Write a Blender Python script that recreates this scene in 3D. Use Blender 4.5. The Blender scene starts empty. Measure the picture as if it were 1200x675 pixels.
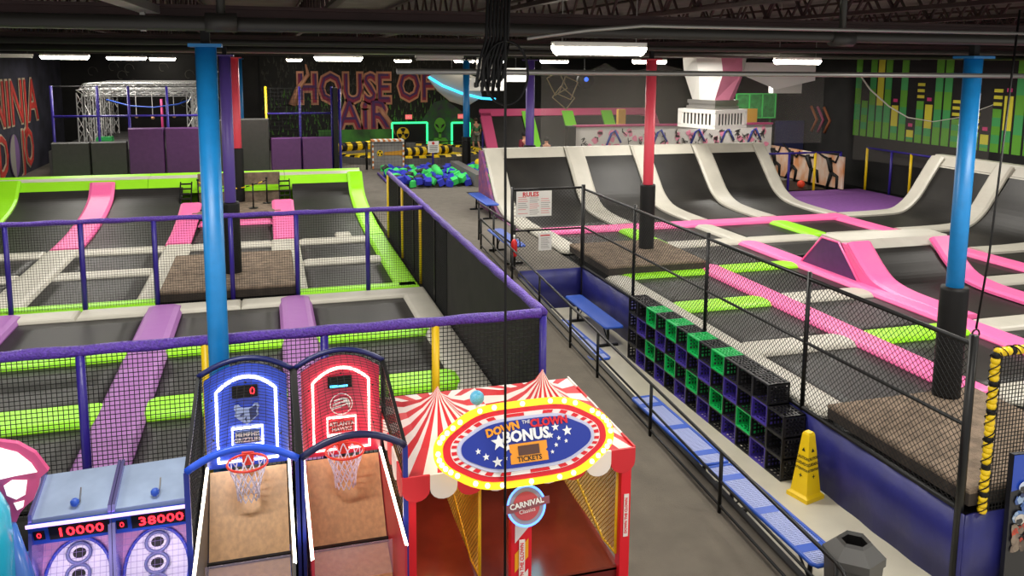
import bpy, math, random
from mathutils import Vector, Matrix
random.seed(7)
PI = math.pi
sc = bpy.context.scene
col = sc.collection

# ------------------------------------------------------------------ camera, world, exposure
F_PX, CYP = 971.38, 210.0
yaw, pit, rol = map(math.radians, (16.4766, 7.9287, -0.4197))
fw = Vector((math.sin(yaw)*math.cos(pit), math.cos(yaw)*math.cos(pit), -math.sin(pit)))
rt = Vector((math.cos(yaw), -math.sin(yaw), 0)); dn = fw.cross(rt)
rt2 = rt*math.cos(rol)+dn*math.sin(rol); dn2 = -rt*math.sin(rol)+dn*math.cos(rol)
cam_d = bpy.data.cameras.new('camera'); cam = bpy.data.objects.new('camera', cam_d); col.objects.link(cam)
m3 = Matrix((rt2, -dn2, -fw)).transposed()
cam.matrix_world = Matrix.Translation((0, 0, 5.2)) @ m3.to_4x4()
cam_d.sensor_width = 36; cam_d.lens = F_PX/1200*36; cam_d.shift_y = -(337.5-CYP)/1200
cam_d.clip_start = .05; cam_d.clip_end = 200
sc.camera = cam
w = bpy.data.worlds.new('world'); sc.world = w; w.use_nodes = True
w.node_tree.nodes['Background'].inputs[0].default_value = (1, .97, .93, 1)
w.node_tree.nodes['Background'].inputs[1].default_value = .45
sc.view_settings.view_transform = 'Standard'; sc.view_settings.look = 'None'
sc.view_settings.exposure = 0.7; sc.view_settings.gamma = 1; sc.view_settings.use_curve_mapping = False
LAMP_W = 105; TUBE_E = 22

# ------------------------------------------------------------------ materials
def lin(h):
    h = h.lstrip('#'); out = []
    for i in (0, 2, 4):
        c = int(h[i:i+2], 16)/255; out.append(c/12.92 if c <= .04045 else ((c+.055)/1.055)**2.4)
    return out+[1]
MATS = {}
def mat(name, hx, rough=.5, metal=0, noise=0, nscale=8, bump=0, bscale=40, emit=0, alpha=1, spec=.5, hx2=None, coat=0, stretch=None):
    if name in MATS: return MATS[name]
    m = bpy.data.materials.new(name); m.use_nodes = True; nt = m.node_tree; b = nt.nodes['Principled BSDF']
    c = lin(hx); b.inputs['Base Color'].default_value = c; b.inputs['Roughness'].default_value = rough
    b.inputs['Metallic'].default_value = metal; b.inputs['Specular IOR Level'].default_value = spec
    if coat: b.inputs['Coat Weight'].default_value = coat; b.inputs['Coat Roughness'].default_value = .15
    if emit: b.inputs['Emission Color'].default_value = c; b.inputs['Emission Strength'].default_value = emit
    if alpha < 1: b.inputs['Alpha'].default_value = alpha
    tc = None
    def coord():
        nonlocal tc
        if tc is None:
            tc = nt.nodes.new('ShaderNodeNewGeometry')
            if stretch:
                mp = nt.nodes.new('ShaderNodeMapping'); mp.inputs['Scale'].default_value = stretch
                nt.links.new(tc.outputs['Position'], mp.inputs[0]); tc = mp; return mp.outputs[0]
        return tc.outputs['Vector'] if tc.bl_idname == 'ShaderNodeMapping' else tc.outputs['Position']
    if noise or hx2:
        n = nt.nodes.new('ShaderNodeTexNoise'); n.inputs['Scale'].default_value = nscale; n.inputs['Detail'].default_value = 5
        nt.links.new(coord(), n.inputs['Vector'])
        r = nt.nodes.new('ShaderNodeValToRGB'); r.color_ramp.elements[0].position = .35; r.color_ramp.elements[1].position = .65
        c2 = lin(hx2) if hx2 else [min(1, v*(1+noise)) for v in c[:3]]+[1]
        c1 = c if hx2 else [v*(1-noise) for v in c[:3]]+[1]
        r.color_ramp.elements[0].color = c1; r.color_ramp.elements[1].color = c2
        nt.links.new(n.outputs[0], r.inputs[0]); nt.links.new(r.outputs[0], b.inputs['Base Color'])
    if bump:
        n = nt.nodes.new('ShaderNodeTexNoise'); n.inputs['Scale'].default_value = bscale; n.inputs['Detail'].default_value = 3
        nt.links.new(coord(), n.inputs['Vector'])
        bp = nt.nodes.new('ShaderNodeBump'); bp.inputs['Strength'].default_value = bump; bp.inputs['Distance'].default_value = .03
        nt.links.new(n.outputs[0], bp.inputs['Height']); nt.links.new(bp.outputs[0], b.inputs['Normal'])
    MATS[name] = m; return m
M_lime = mat('lime_vinyl', '9BEA1C', .42, bump=.25, bscale=6)
M_grey = mat('grey_vinyl', 'BDB9AC', .45, noise=.05, nscale=2, bump=.25, bscale=6)
M_pink = mat('pink_vinyl', 'FF6FAE', .42, bump=.3, bscale=6)
M_purp = mat('purple_vinyl', '9A5FA6', .45, bump=.15, bscale=5)
M_matp = mat('purple_mat', '7E4A92', .7, noise=.1)
M_dpurp = mat('dark_purple_vinyl', '5A2E66', .6, noise=.08)
M_bed = mat('trampoline_mesh', '1D1B18', .45, noise=.3, nscale=1.6, bump=.05, bscale=120, spec=.38)
M_blk = mat('black_vinyl', '0D0C0C', .55, spec=.3)
M_blkm = mat('black_metal', '0A0A0A', .4, spec=.4)
M_net = mat('black_net', '0D0D0D', .8)
M_dgrey = mat('charcoal_padding', '3D3C3A', .7, noise=.08)
M_carp = mat('grey_carpet', '69635A', .9, noise=.10, nscale=5, bump=.25, bscale=90)
M_ramp = mat('dark_grey_carpet', '665F54', .9, noise=.10, nscale=3, bump=.25, bscale=90)
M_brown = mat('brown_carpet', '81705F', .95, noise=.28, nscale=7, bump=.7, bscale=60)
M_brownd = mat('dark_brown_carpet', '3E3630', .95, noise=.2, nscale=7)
M_epoxy = mat('epoxy_floor', 'D2CCB8', .3, noise=.05, nscale=2)
M_blueb = mat('navy_tarp', '23256C', .4, noise=.14, nscale=3, bump=.2, bscale=5)
M_violet = mat('violet_pipe', '33258A', .35, bump=.2, bscale=25)
M_violetw = mat('violet_wrapped_foam', '55349E', .4, noise=.3, nscale=45, bump=.8, bscale=45)
M_yel = mat('yellow_paint', 'F3CC10', .4)
M_blu = mat('bright_blue_paint', '1277B8', .4, noise=.06)
M_red = mat('coral_red_paint', 'E0485A', .45)
M_wdark = mat('black_wall', '191817', .85, noise=.3, nscale=1.5)
M_wleft = mat('mottled_wall', '22222C', .85, nscale=1.2, hx2='3C3B4A')
M_ceil = mat('ceiling_deck', '5A5552', .9, noise=.25, nscale=1)
M_joist = mat('dark_red_steel', '33201F', .75, noise=.2, nscale=3)
M_pipe = mat('black_pipe', '35332F', .45, metal=.3)
M_cond = mat('galvanised_conduit', '9C9A95', .35, metal=.7)
M_white = mat('white_paint', 'E8E6E0', .5)
M_alu = mat('aluminium_truss', 'C9C9C6', .4, metal=.3)
M_tube = mat('lit_tube', 'FFF6E6', .3, emit=TUBE_E)
M_bluepl = mat('blue_plastisol', '2350B4', .4)
M_blumesh = mat('blue_expanded_metal', 'A3AEDC', .5)
M_wood = mat('maple_board', 'C79A6C', .35, noise=.12, nscale=3, coat=.3, stretch=(9, 9, .8))
M_neon_w = mat('lit_white_strip', 'FFF3DC', .3, emit=5)
M_neon_p = mat('lit_pink_strip', 'FFB9A8', .3, emit=4.5)
M_txt_w = mat('white_lettering', 'F2F2F2', .6)
M_txt_k = mat('black_lettering', '151515', .6)
M_txt_r = mat('red_lettering', 'D0232B', .6)
M_yk = mat('orange_red', 'F04A2A', .5)

# ------------------------------------------------------------------ mesh helper
WO = {}
class MB:
    def __init__(s): s.v = []; s.f = []; s.mi = []; s.sm = []
    def add(s, vs, fs, mi=0, sm=False):
        o = len(s.v); s.v += [Vector(a) for a in vs]; s.f += [tuple(o+i for i in f) for f in fs]; s.mi += [mi]*len(fs); s.sm += [sm]*len(fs); return s
    def box(s, a, b, mi=0, m=None):
        x0, y0, z0 = [min(p, q) for p, q in zip(a, b)]; x1, y1, z1 = [max(p, q) for p, q in zip(a, b)]
        vs = [Vector(p) for p in ((x0,y0,z0),(x1,y0,z0),(x1,y1,z0),(x0,y1,z0),(x0,y0,z1),(x1,y0,z1),(x1,y1,z1),(x0,y1,z1))]
        if m: vs = [m @ p for p in vs]
        return s.add(vs, [(3,2,1,0),(4,5,6,7),(0,1,5,4),(1,2,6,5),(2,3,7,6),(3,0,4,7)], mi)
    def bar(s, p, q, wd=.02, n=4, mi=0, w2=None):
        p = Vector(p); q = Vector(q); d = (q-p).normalized(); u = d.orthogonal().normalized() if abs(d.z) < .99 else Vector((1, 0, 0))
        if abs(d.z) < .99: u = d.cross(Vector((0, 0, 1))).normalized()
        v = d.cross(u); w2 = w2 or wd; vs = []
        for c, r in ((p, wd), (q, w2)):
            for k in range(n):
                a = 2*PI*(k+.5)/n; k2 = r/2/(math.cos(PI/n) if n == 4 else 1); vs.append(c+u*math.cos(a)*k2+v*math.sin(a)*k2)
        fs = [(k, (k+1) % n, n+(k+1) % n, n+k) for k in range(n)]+[tuple(range(n-1, -1, -1)), tuple(range(n, 2*n))]
        return s.add(vs, fs, mi, n > 5)
    def tube(s, pts, r, n=8, mi=0, closed=False):
        pts = [Vector(p) for p in pts]; N = len(pts); vs = []; u = None
        for i, p in enumerate(pts):
            a = pts[i-1] if (i > 0 or closed) else p; b = pts[(i+1) % N] if (i < N-1 or closed) else p
            d = (b-a).normalized()
            u = (u-d*u.dot(d)).normalized() if u else d.orthogonal().normalized()
            v = d.cross(u); rr = r[i] if isinstance(r, (list, tuple)) else r
            vs += [p+(u*math.cos(2*PI*k/n)+v*math.sin(2*PI*k/n))*rr for k in range(n)]
        fs = []
        for i in range(N if closed else N-1):
            j = (i+1) % N
            fs += [(i*n+k, i*n+(k+1) % n, j*n+(k+1) % n, j*n+k) for k in range(n)]
        if not closed: fs += [tuple(range(n-1, -1, -1)), tuple((N-1)*n+k for k in range(n))]
        return s.add(vs, fs, mi, True)
    def sphere(s, c, r, n=12, mi=0, sq=(1, 1, 1)):
        c = Vector(c); vs = []; h = max(4, n//2)
        for i in range(h+1):
            t = PI*i/h
            for k in range(n): a = 2*PI*k/n; vs.append(c+Vector((math.sin(t)*math.cos(a)*sq[0], math.sin(t)*math.sin(a)*sq[1], math.cos(t)*sq[2]))*r)
        return s.add(vs, [(i*n+k, (i+1)*n+k, (i+1)*n+(k+1) % n, i*n+(k+1) % n) for i in range(h) for k in range(n)], mi, True)
    def prism(s, poly, M, d, mi=0):           # poly in local (x,y), extruded along local z by d
        n = len(poly); vs = [M @ Vector((x, y, 0)) for x, y in poly]+[M @ Vector((x, y, d)) for x, y in poly]
        return s.add(vs, [tuple(range(n-1, -1, -1)), tuple(range(n, 2*n))]+[(k, (k+1) % n, n+(k+1) % n, n+k) for k in range(n)], mi)
    def grid(s, P, mi=0, sm=True):            # P[i][j]
        a = len(P); b = len(P[0]); return s.add([p for r in P for p in r], [(i*b+j, i*b+j+1, (i+1)*b+j+1, (i+1)*b+j) for i in range(a-1) for j in range(b-1)], mi, sm)
    def pad(s, x0, x1, y0, y1, z, h, mi=0, bv=.05, cut=0):   # bevelled cushion, optional cut corners
        c = cut
        def ring(i, zz):
            X0, X1, Y0, Y1 = x0+i, x1-i, y0+i, y1-i
            if c: return [(X0+c, Y0, zz), (X1-c, Y0, zz), (X1, Y0+c, zz), (X1, Y1-c, zz), (X1-c, Y1, zz), (X0+c, Y1, zz), (X0, Y1-c, zz), (X0, Y0+c, zz)]
            return [(X0, Y0, zz), (X1, Y0, zz), (X1, Y1, zz), (X0, Y1, zz)]
        R = [ring(0, z), ring(0, z+h*.35), ring(bv*.35, z+h*.8), ring(bv, z+h)]; n = len(R[0])
        return s.add([p for r in R for p in r], [tuple(range(n-1, -1, -1)), tuple(3*n+k for k in range(n))]+[(i*n+k, i*n+(k+1) % n, (i+1)*n+(k+1) % n, (i+1)*n+k) for i in range(3) for k in range(n)], mi)
    def build(s, name, mats, parent=None, smooth=None, origin=None):
        me = bpy.data.meshes.new(name)
        if parent is not None: o0 = WO[parent.as_pointer()]
        elif origin: o0 = Vector(origin)
        else:
            xs = [p.x for p in s.v]; ys = [p.y for p in s.v]; o0 = Vector(((min(xs)+max(xs))/2, (min(ys)+max(ys))/2, min(p.z for p in s.v)))
        me.from_pydata([p-o0 for p in s.v], [], s.f); me.update()
        for m in (mats if isinstance(mats, (list, tuple)) else [mats]): me.materials.append(m)
        me.polygons.foreach_set('material_index', s.mi); me.polygons.foreach_set('use_smooth', s.sm if smooth is None else [smooth]*len(s.f))
        o = bpy.data.objects.new(name, me); col.objects.link(o)
        if parent is not None: o.parent = parent; WO[o.as_pointer()] = o0
        else: o.location = o0; WO[o.as_pointer()] = o0
        return o
def thing(name, label, cat, loc, group=None):
    o = bpy.data.objects.new(name, None); col.objects.link(o); o.location = loc; o.empty_display_size = .2
    WO[o.as_pointer()] = Vector(loc); return tag(o, label, cat, group)
def tag(o, label, cat, group=None):
    o['label'] = label; o['category'] = cat
    if group: o['group'] = group
    return o
def struct(o): o['kind'] = 'structure'; return o
def dup(root, delta, label=None, group=None):
    def cp(o, par):
        c = o.copy(); col.objects.link(c)
        if par: c.parent = par
        for ch in KIDS.get(o.as_pointer(), []): cp(ch, c)
        return c
    r = cp(root, None); r.location = Vector(root.location)+Vector(delta)
    if label: r['label'] = label
    if group: r['group'] = group
    return r
KIDS = {}
def kids(root):
    KIDS[root.as_pointer()] = [c for c in bpy.data.objects if c.parent == root]
    for c in KIDS[root.as_pointer()]: kids(c)
    return root
def text(body, size, mtx, m, parent, name='lettering', ext=.002, spc=1.0, bold=0, sx=1, align='CENTER'):
    c = bpy.data.curves.new(name, 'FONT'); c.body = body; c.size = size; c.extrude = ext; c.align_x = align; c.align_y = 'CENTER'
    c.space_character = spc; c.offset = bold; c.materials.append(m); c.resolution_u = 2
    tmp = bpy.data.objects.new(name, c); me = bpy.data.meshes.new_from_object(tmp); bpy.data.objects.remove(tmp); me.name = name
    o = bpy.data.objects.new(name, me); col.objects.link(o); o.parent = parent
    mm = Matrix.Translation(-WO[parent.as_pointer()]) @ mtx @ Matrix.Diagonal((sx, 1, 1, 1)); o.matrix_local = mm
    WO[o.as_pointer()] = WO[parent.as_pointer()]; return o
def frame(o, x, y):                          # matrix with local x,y axes and origin
    x = Vector(x).normalized(); y = Vector(y); y = (y-x*y.dot(x)).normalized(); z = x.cross(y)
    return Matrix.Translation(Vector(o)) @ Matrix((x, y, z)).transposed().to_4x4()
def FY(x, y, z, tilt=0):                     # upright face looking towards -Y (tilt leans it back)
    return frame((x, y, z), (1, 0, 0), (0, math.sin(tilt), math.cos(tilt)))
def star(r, k=.42, n=5, rot=PI/2): return [((r if i % 2 == 0 else r*k)*math.cos(rot+PI*i/n), (r if i % 2 == 0 else r*k)*math.sin(rot+PI*i/n)) for i in range(2*n)]
def circ(r, n=24, cx=0, cy=0): return [(cx+r*math.cos(2*PI*i/n), cy+r*math.sin(2*PI*i/n)) for i in range(n)]

D = .86
RZ = lambda y: max(0, D-.0605*(18.6-min(18.6, y)))   # the ramp's height along the aisle
# ------------------------------------------------------------------ floors, walls, ceiling
def sbox(name, a, b, m): return struct(MB().box(a, b).build(name, m))
sbox('floor', (-3.5, 3.4, -.1), (4.95, 8.3, 0), M_carp)
sbox('floor', (4.95, 3.4, -.1), (9, 16.33, 0), M_epoxy)
sbox('floor', (2.9, 18.6, .6), (6.4, 27.2, D), M_carp)
sbox('floor', (-9, 27.2, .6), (22, 43, D-.001), M_carp)
sbox('floor', (4.95, 16.33, -.1), (6.4, 18.6, D-.0015), M_carp)
struct(MB().add([(2.9, 4.4, -.02), (4.95, 4.4, -.02), (4.95, 18.6, -.02), (2.9, 18.6, -.02), (2.9, 4.4, 0.001), (4.95, 4.4, 0.001), (4.95, 18.6, D), (2.9, 18.6, D)],
     [(3,2,1,0),(4,5,6,7),(0,1,5,4),(1,2,6,5),(2,3,7,6),(3,0,4,7)]).build('floor_ramp', M_ramp))
struct(MB().add([(4.95, 4.6, 0), (5.02, 4.6, 0), (5.02, 16.3, 0), (4.95, 16.3, 0), (4.95, 4.6, .04), (5.02, 4.6, .04), (5.02, 16.3, RZ(16.3)+.03), (4.95, 16.3, RZ(16.3)+.03)],
     [(3,2,1,0),(4,5,6,7),(0,1,5,4),(1,2,6,5),(2,3,7,6),(3,0,4,7)]).build('trim_1', M_dgrey))
sbox('floor', (-9.0, 8.45, .3), (2.82, 27.2, D-.06), M_blk)      # left court understructure
sbox('floor', (6.47, 6.06, .3), (20.9, 27.2, D-.06), M_blk)       # right court understructure
sbox('wall_left', (-9.2, 3, 0), (-9.0, 43.2, 6.7), M_wleft)
sbox('wall_right', (21.0, 6, 0), (21.2, 43.2, 6.7), M_wdark)
sbox('wall_back', (-9.2, 42.5, 0), (21.2, 42.7, 6.7), M_wdark)
sbox('ceiling', (-9.2, 2.5, 6.6), (21.2, 43.2, 6.75), M_ceil)
# navy tarp faces of the raised decks, each a hanging skirt
def skirt(name, pts, lab, m=M_blueb, z0=0, z1=D):
    mb = MB(); 
    for (x0, y0), (x1, y1) in zip(pts, pts[1:]):
        n = max(2, int(math.hypot(x1-x0, y1-y0)/.12)); P = []
        for i in range(n+1):
            t = i/n; x = x0+(x1-x0)*t; y = y0+(y1-y0)*t; nx, ny = (y1-y0), -(x1-x0); L = math.hypot(nx, ny); wv = .008*math.sin(i*1.3)+.006*math.sin(i*.47)
            P.append([Vector((x-nx/L*(wv+.0), y-ny/L*wv, z)) for z in (z0, (z0+z1)/2, z1)])
        mb.grid(P)
    o = mb.build(name, m); md = o.modifiers.new('thick', 'SOLIDIFY'); md.thickness = .02; md.offset = 0
    return tag(o, lab, 'tarp skirt')
skirt('tarp_skirt', [(6.42, 16.33), (6.42, 6.0), (9.2, 6.0)], 'shiny navy blue tarp skirt covering the long side wall under the black wire fence')
skirt('tarp_skirt', [(4.98, 16.31), (6.40, 16.31)], 'navy blue tarp skirt facing the camera below the rules sign')
skirt('tarp_skirt', [(-9, 8.44), (2.83, 8.44)], 'black skirt under the front edge of the left trampoline court', M_blk)

# ------------------------------------------------------------------ trampoline courts
def bed(x0, x1, y0, y1, label):
    mb = MB(); P = []
    for i in range(7):
        for_j = []
        for j in range(7):
            u, v = i/6, j/6; sag = -.03*math.sin(PI*u)*math.sin(PI*v)
            for_j.append(Vector((x0+(x1-x0)*u, y0+(y1-y0)*v, D-.015+sag)))
        P.append(for_j)
    mb.grid(P); o = mb.build('trampoline_bed', M_bed)
    md = o.modifiers.new('thick', 'SOLIDIFY'); md.thickness = .012; md.offset = -1
    return tag(o, label, 'trampoline', 'trampoline beds')
def pad(x0, x1, y0, y1, m, label, h=.06, cut=0, cat='pad', z=D-.02, bv=.07, seams=True):
    mb = MB().pad(x0, x1, y0, y1, z, h, bv=bv, cut=cut)
    o = mb.build('frame_pad', m); return tag(o, label, cat, 'padding strips')
# left court ------------------------------------------------------
LB = [(-7.2, -4.7, 'leftmost bay'), (-4.05, -2.13, 'second bay from the left'), (-1.53, .1, 'third bay from the left'), (.67, 2.33, 'bay beside the black netting wall')]
for x0, x1, bn in LB:
    bed(x0, x1, 8.55, 10.42, f'black trampoline of the left court, nearest row, {bn}')
    bed(x0, x1, 11.1, 12.72, f'black trampoline between two lime pads, left court, {bn}')
    bed(x0, x1, 13.2, 14.97, f'black trampoline before the long grey pad, left court, {bn}')
    c = .12
    pad(x0-(.0 if x0 < -5 else .1), x1+.12, 10.42, 11.1, M_lime, f'nearer lime cross pad, left court, {bn}', .09, c, z=D-.02, bv=.09)
    pad(x0-(.0 if x0 < -5 else .1), x1+.12, 12.72, 13.2, M_lime, f'farther lime cross pad, left court, {bn}', .09, c, z=D-.02, bv=.09)
for x0, x1, bn in ((-4.7, -4.05, 'at the left edge of the photo'), (-2.13, -1.53, 'between the second and third bays'), (.1, .67, 'behind the red basketball game')):
    pad(x0, x1, 8.5, 15.42, M_purp, f'long purple pad running away from the camera, {bn}', .12, .12, bv=.13)
pad(2.33, 2.82, 8.5, 15.5, M_grey, 'grey edge pad running along the foot of the black netting wall', .07)
for a, b, t in ((-7.2, -3.2, 'left piece'), (-3.2, -.55, 'piece right of the leftmost seam'), (-.55, 2.82, 'piece reaching the netting wall')):
    pad(a, b-.008, 14.97, 15.5, M_grey, f'long grey cross pad mid left court, {t}', .08)
for a, b, t in ((-7.2, -1.97, 'left of the brown carpet block'), (.42, 2.75, 'right of the brown carpet block')):
    pad(a, b, 15.52, 15.9, M_lime, f'narrow lime green pad behind the grey one, {t}', .09, bv=.06)
LR = [(-6.6, -4.9, 'leftmost bay'), (-4.2, -2.4, 'second bay from the left'), (-1.8, 0, 'middle bay'), (.65, 2.3, 'bay beside the lime edge')]
for x0, x1, bn in LR:
    if x0 != -1.8: bed(x0, x1, 15.9, 17.9, f'black trampoline behind the narrow lime pad, {bn}')
    bed(x0, x1, 18.45, 20.05, f'black trampoline between two grey cross pads, {bn}')
    pad(x0, x1+.1*(x0 > .5), 17.9, 18.45, M_grey, f'nearer grey cross pad, rear left court, {bn}', .07, .08 if x0 > .5 else 0)
    pad(x0, x1+.1*(x0 > .5), 20.05, 20.65, M_grey, f'farther grey cross pad, rear left court, {bn}', .07, .08 if x0 > .5 else 0)
for x0, x1, bn in ((-4.9, -4.2, 'left one of three'), (-2.4, -1.8, 'at the left edge of the carpet block'), (0, .65, 'at the right edge of the carpet block')):
    pad(x0, x1, 15.9, 20.7, M_grey, f'wide grey lengthwise pad, rear left court, {bn}', .09, bv=.14)
# inclined rear of the left court
LPROF = [(20.65, .86), (21.9, .88), (22.9, .95), (23.8, 1.04), (24.6, 1.18), (25.15, 1.36), (25.42, 1.6)]
LPAD = LPROF[:-1]+[(25.45, 1.62)]
def curve_sheet(prof, a0, a1, axis, m, name, th, label, cat, group, parent=None, off=0.0, ribs=0, smooth=True):
    # profile (s,z) swept between a0 and a1; axis 'Y': s is Y and a is X, axis 'X': s is X and a is Y
    mb = MB(); pr = [Vector((s, z)) for s, z in prof]; fine = []
    for i in range(len(pr)-1):
        p0, p1, p2, p3 = pr[max(0, i-1)], pr[i], pr[i+1], pr[min(len(pr)-1, i+2)]
        for k in range(5):
            t = k/5; fine.append(.5*((2*p1)+(p2-p0)*t+(2*p0-5*p1+4*p2-p3)*t*t+(-p0+3*p1-3*p2+p3)*t**3))
    fine.append(pr[-1]); N = len(fine); T = []
    for i, p in enumerate(fine):
        d = (fine[min(N-1, i+1)]-fine[max(0, i-1)]).normalized(); nrm = Vector((-d.y, d.x))
        T.append((p+nrm*off, p+nrm*(off+th), p+nrm*(off+th*.6)))
    def V(q, a): return (a, q.x, q.y) if axis == 'Y' else (q.x, a, q.y)
    e = min(.07, abs(a1-a0)*.15) if th > .03 else 0
    sg = 1 if a1 > a0 else -1
    rows = []
    for lo, hi, md in T:
        if e: rows.append([V(lo, a0), V(md, a0), V(hi, a0+sg*e), V(hi, a1-sg*e), V(md, a1), V(lo, a1)])
        else: rows.append([V(lo, a0), V(hi, a0), V(hi, a1), V(lo, a1)])
    k = len(rows[0]); vs = [p for r in rows for p in r]
    fs = [(i*k+j, i*k+(j+1) % k, (i+1)*k+(j+1) % k, (i+1)*k+j) for i in range(N-1) for j in range(k)]+[tuple(range(k)), tuple((N-1)*k+j for j in range(k-1, -1, -1))]
    mb.add(vs, fs, 0, False); o = mb.build(name, m, parent, smooth=False)
    if parent is None: tag(o, label, cat, group)
    return o
for x0, x1, bn in ((-6.6, -4.8, 'left of the tall pink pad'), (-4.2, -2.4, 'between the pink pads'), (.65, 2.3, 'in the right corner')):
    curve_sheet(LPROF, x0, x1, 'Y', M_bed, 'trampoline_bed', .012, f'black trampoline curving up to the lime rear, {bn}', 'trampoline', 'trampoline beds', off=-.02)
curve_sheet(LPAD+[(25.55, 1.76)], -4.85, -4.2, 'Y', M_pink, 'frame_pad', .09, 'tall pink pad curving up the rear slope of the left court', 'pad', 'padding strips')
for x0, x1, bn in ((-2.4, -1.85, 'left of the carpeted stage'), (.05, .65, 'right of the carpeted stage')):
    curve_sheet(LPAD[:5], x0, x1, 'Y', M_pink, 'frame_pad', .09, f'short pink pad rising to the stage, {bn}', 'pad', 'padding strips')
curve_sheet(LPAD+[(25.7, 1.84)], 2.3, 2.75, 'Y', M_lime, 'frame_pad', .07, 'lime green pad curving up the right rear corner of the left court', 'pad', 'padding strips')
curve_sheet(LPAD+[(25.7, 1.84)], -7.3, -6.6, 'Y', M_lime, 'frame_pad', .07, 'lime green pad curving up the left rear corner of the left court', 'pad', 'padding strips')
pad(2.3, 2.75, 15.52, 20.65, M_lime, 'lime green edge pad running lengthwise beside the dark carpet walkway', .09)
for i, (a, b, t) in enumerate(((-7.3, -3.35, 'left piece'), (-3.35, .45, 'middle piece'), (.45, 2.75, 'right piece'))):
    mb = MB()
    for (y0, z0), (y1, z1), mi in (((25.42, 1.5), (25.72, 1.82), 0), ((25.72, 1.82), (26.2, 1.85), 1), ((26.2, 1.85), (26.35, 1.9), 0), ((26.35, 1.9), (26.45, D), 0)):
        mb.add([(a, y0, z0), (b-.01, y0, z0), (b-.01, y1, z1), (a, y1, z1), (a, y0, z0-.08), (b-.01, y0, z0-.08), (b-.01, y1, z1-.08), (a, y1, z1-.08)], [(0,1,2,3),(7,6,5,4),(0,4,5,1),(1,5,6,2),(2,6,7,3),(3,7,4,0)], mi)
    tag(mb.build('top_pad', [M_lime, M_grey]), f'lime green top pad along the rear of the left court, {t}', 'pad', 'padding strips')
pad(1.55, 1.95, 20.6, 21.15, M_grey, 'small grey pad tab behind the farther grey cross pad', .09)
# carpet blocks
def block(x0, x1, y0, y1, z0, z1, label):
    t = thing('carpeted_block', label, 'carpeted block', ((x0+x1)/2, (y0+y1)/2, z0))
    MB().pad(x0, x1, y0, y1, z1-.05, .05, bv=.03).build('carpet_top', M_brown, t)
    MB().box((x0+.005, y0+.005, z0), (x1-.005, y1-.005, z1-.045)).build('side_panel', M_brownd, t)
    return t
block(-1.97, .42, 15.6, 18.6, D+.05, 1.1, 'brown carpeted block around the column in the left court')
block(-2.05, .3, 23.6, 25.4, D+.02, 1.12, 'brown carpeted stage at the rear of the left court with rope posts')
pad(-1.85, .05, 23.0, 23.55, M_pink, 'narrow pink pad along the front of the carpeted stage', .09)
bed(-1.8, 0, 20.7, 23.0, 'flat black trampoline in front of the carpeted stage')
MB_ = MB().box((-2.0, 25.5, D), (.3, 25.62, 1.95)); tag(MB_.build('stage_backdrop', M_brown), 'brown carpeted back panel standing behind the small stage', 'panel')
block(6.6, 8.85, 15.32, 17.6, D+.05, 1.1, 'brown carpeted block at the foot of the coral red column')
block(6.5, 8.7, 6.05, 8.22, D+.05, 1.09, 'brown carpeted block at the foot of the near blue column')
for x in (-2.3, .42):
    t = thing('ladder', 'small black ladder %s of the carpeted stage' % ('left' if x < 0 else 'right'), 'ladder', (x, 25.0, D))
    for s in (-.15, .15): MB().bar((x+s, 24.6, 1.0), (x+s, 25.35, 1.75), .035).build('side_rail', M_blkm, t)
    for k in range(6): MB().bar((x-.15, 24.66+.125*k, 1.08+.125*k), (x+.15, 24.66+.125*k, 1.08+.125*k), .045).build('rung', M_blkm, t)
for x, y, zt, lab in ((-1.95, 24.9, 1.86, 'left end of the stage rope'), (-.08, 24.9, 1.86, 'right end of the stage rope'), (-1.75, 24.1, 1.8, 'front left of the small stage'), (-.45, 24.1, 1.8, 'front right of the small stage')):
    t = thing('stanchion_post', f'black rope barrier post at the {lab}', 'barrier post', (x, y, 1.12))
    MB().bar((x, y, 1.12), (x, y, 1.14), .26, 16).build('base', M_blkm, t); MB().bar((x, y, 1.14), (x, y, zt), .045, 8).build('pole', M_blkm, t); MB().sphere((x, y, zt), .04, 8).build('cap', M_blkm, t)
mb = MB()
for k in range(16):
    f = lambda u: Vector((-1.95+1.87*u, 24.9, 1.8-.22*math.sin(PI*u)))
    mb.bar(f(k/16), f((k+1)/16), .028, 6, mi=k % 2)
tag(mb.build('barrier_rope', [M_yel, M_blk]), 'yellow and black striped rope sagging between two posts on the stage', 'rope')

# right court -----------------------------------------------------
RBX = [(7.0, 8.72, 'nearest the wire fence'), (9.27, 10.95, 'second bay from the fence'), (11.5, 13.25, 'third bay from the fence'), (13.85, 15.42, 'fourth bay from the fence')]
RRY = [(18.05, 19.7, 'right court, row at the long pink pad'), (15.6, 17.45, 'right court, second row from far'), (13.3, 15.05, 'right court, third row from far'), (11.0, 12.7, 'right court, fourth row from far'), (8.55, 10.4, 'right court, nearest row')]
for i, (x0, x1, bn) in enumerate(RBX):
    for j, (y0, y1, rn) in enumerate(RRY):
        if (i == 0 and j == 1) or (i == 2 and j in (1, 2, 3)): continue
        if i == 3 and j == 4: continue
        y0b = y0 if not (i == 0 and j == 4) else 8.25
        bed(x0, x1, y0b, y1, f'black trampoline, {rn}, {bn}')
bed(11.5, 13.25, 16.1, 17.45, 'black trampoline of the right court, just behind the purple and grey hump')
XP = {17.45: (M_grey, 18.05), 15.05: (M_lime, 15.6), 12.7: (None, 13.3), 10.4: (None, 11.0), 7.95: (M_grey, 8.55)}
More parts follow.
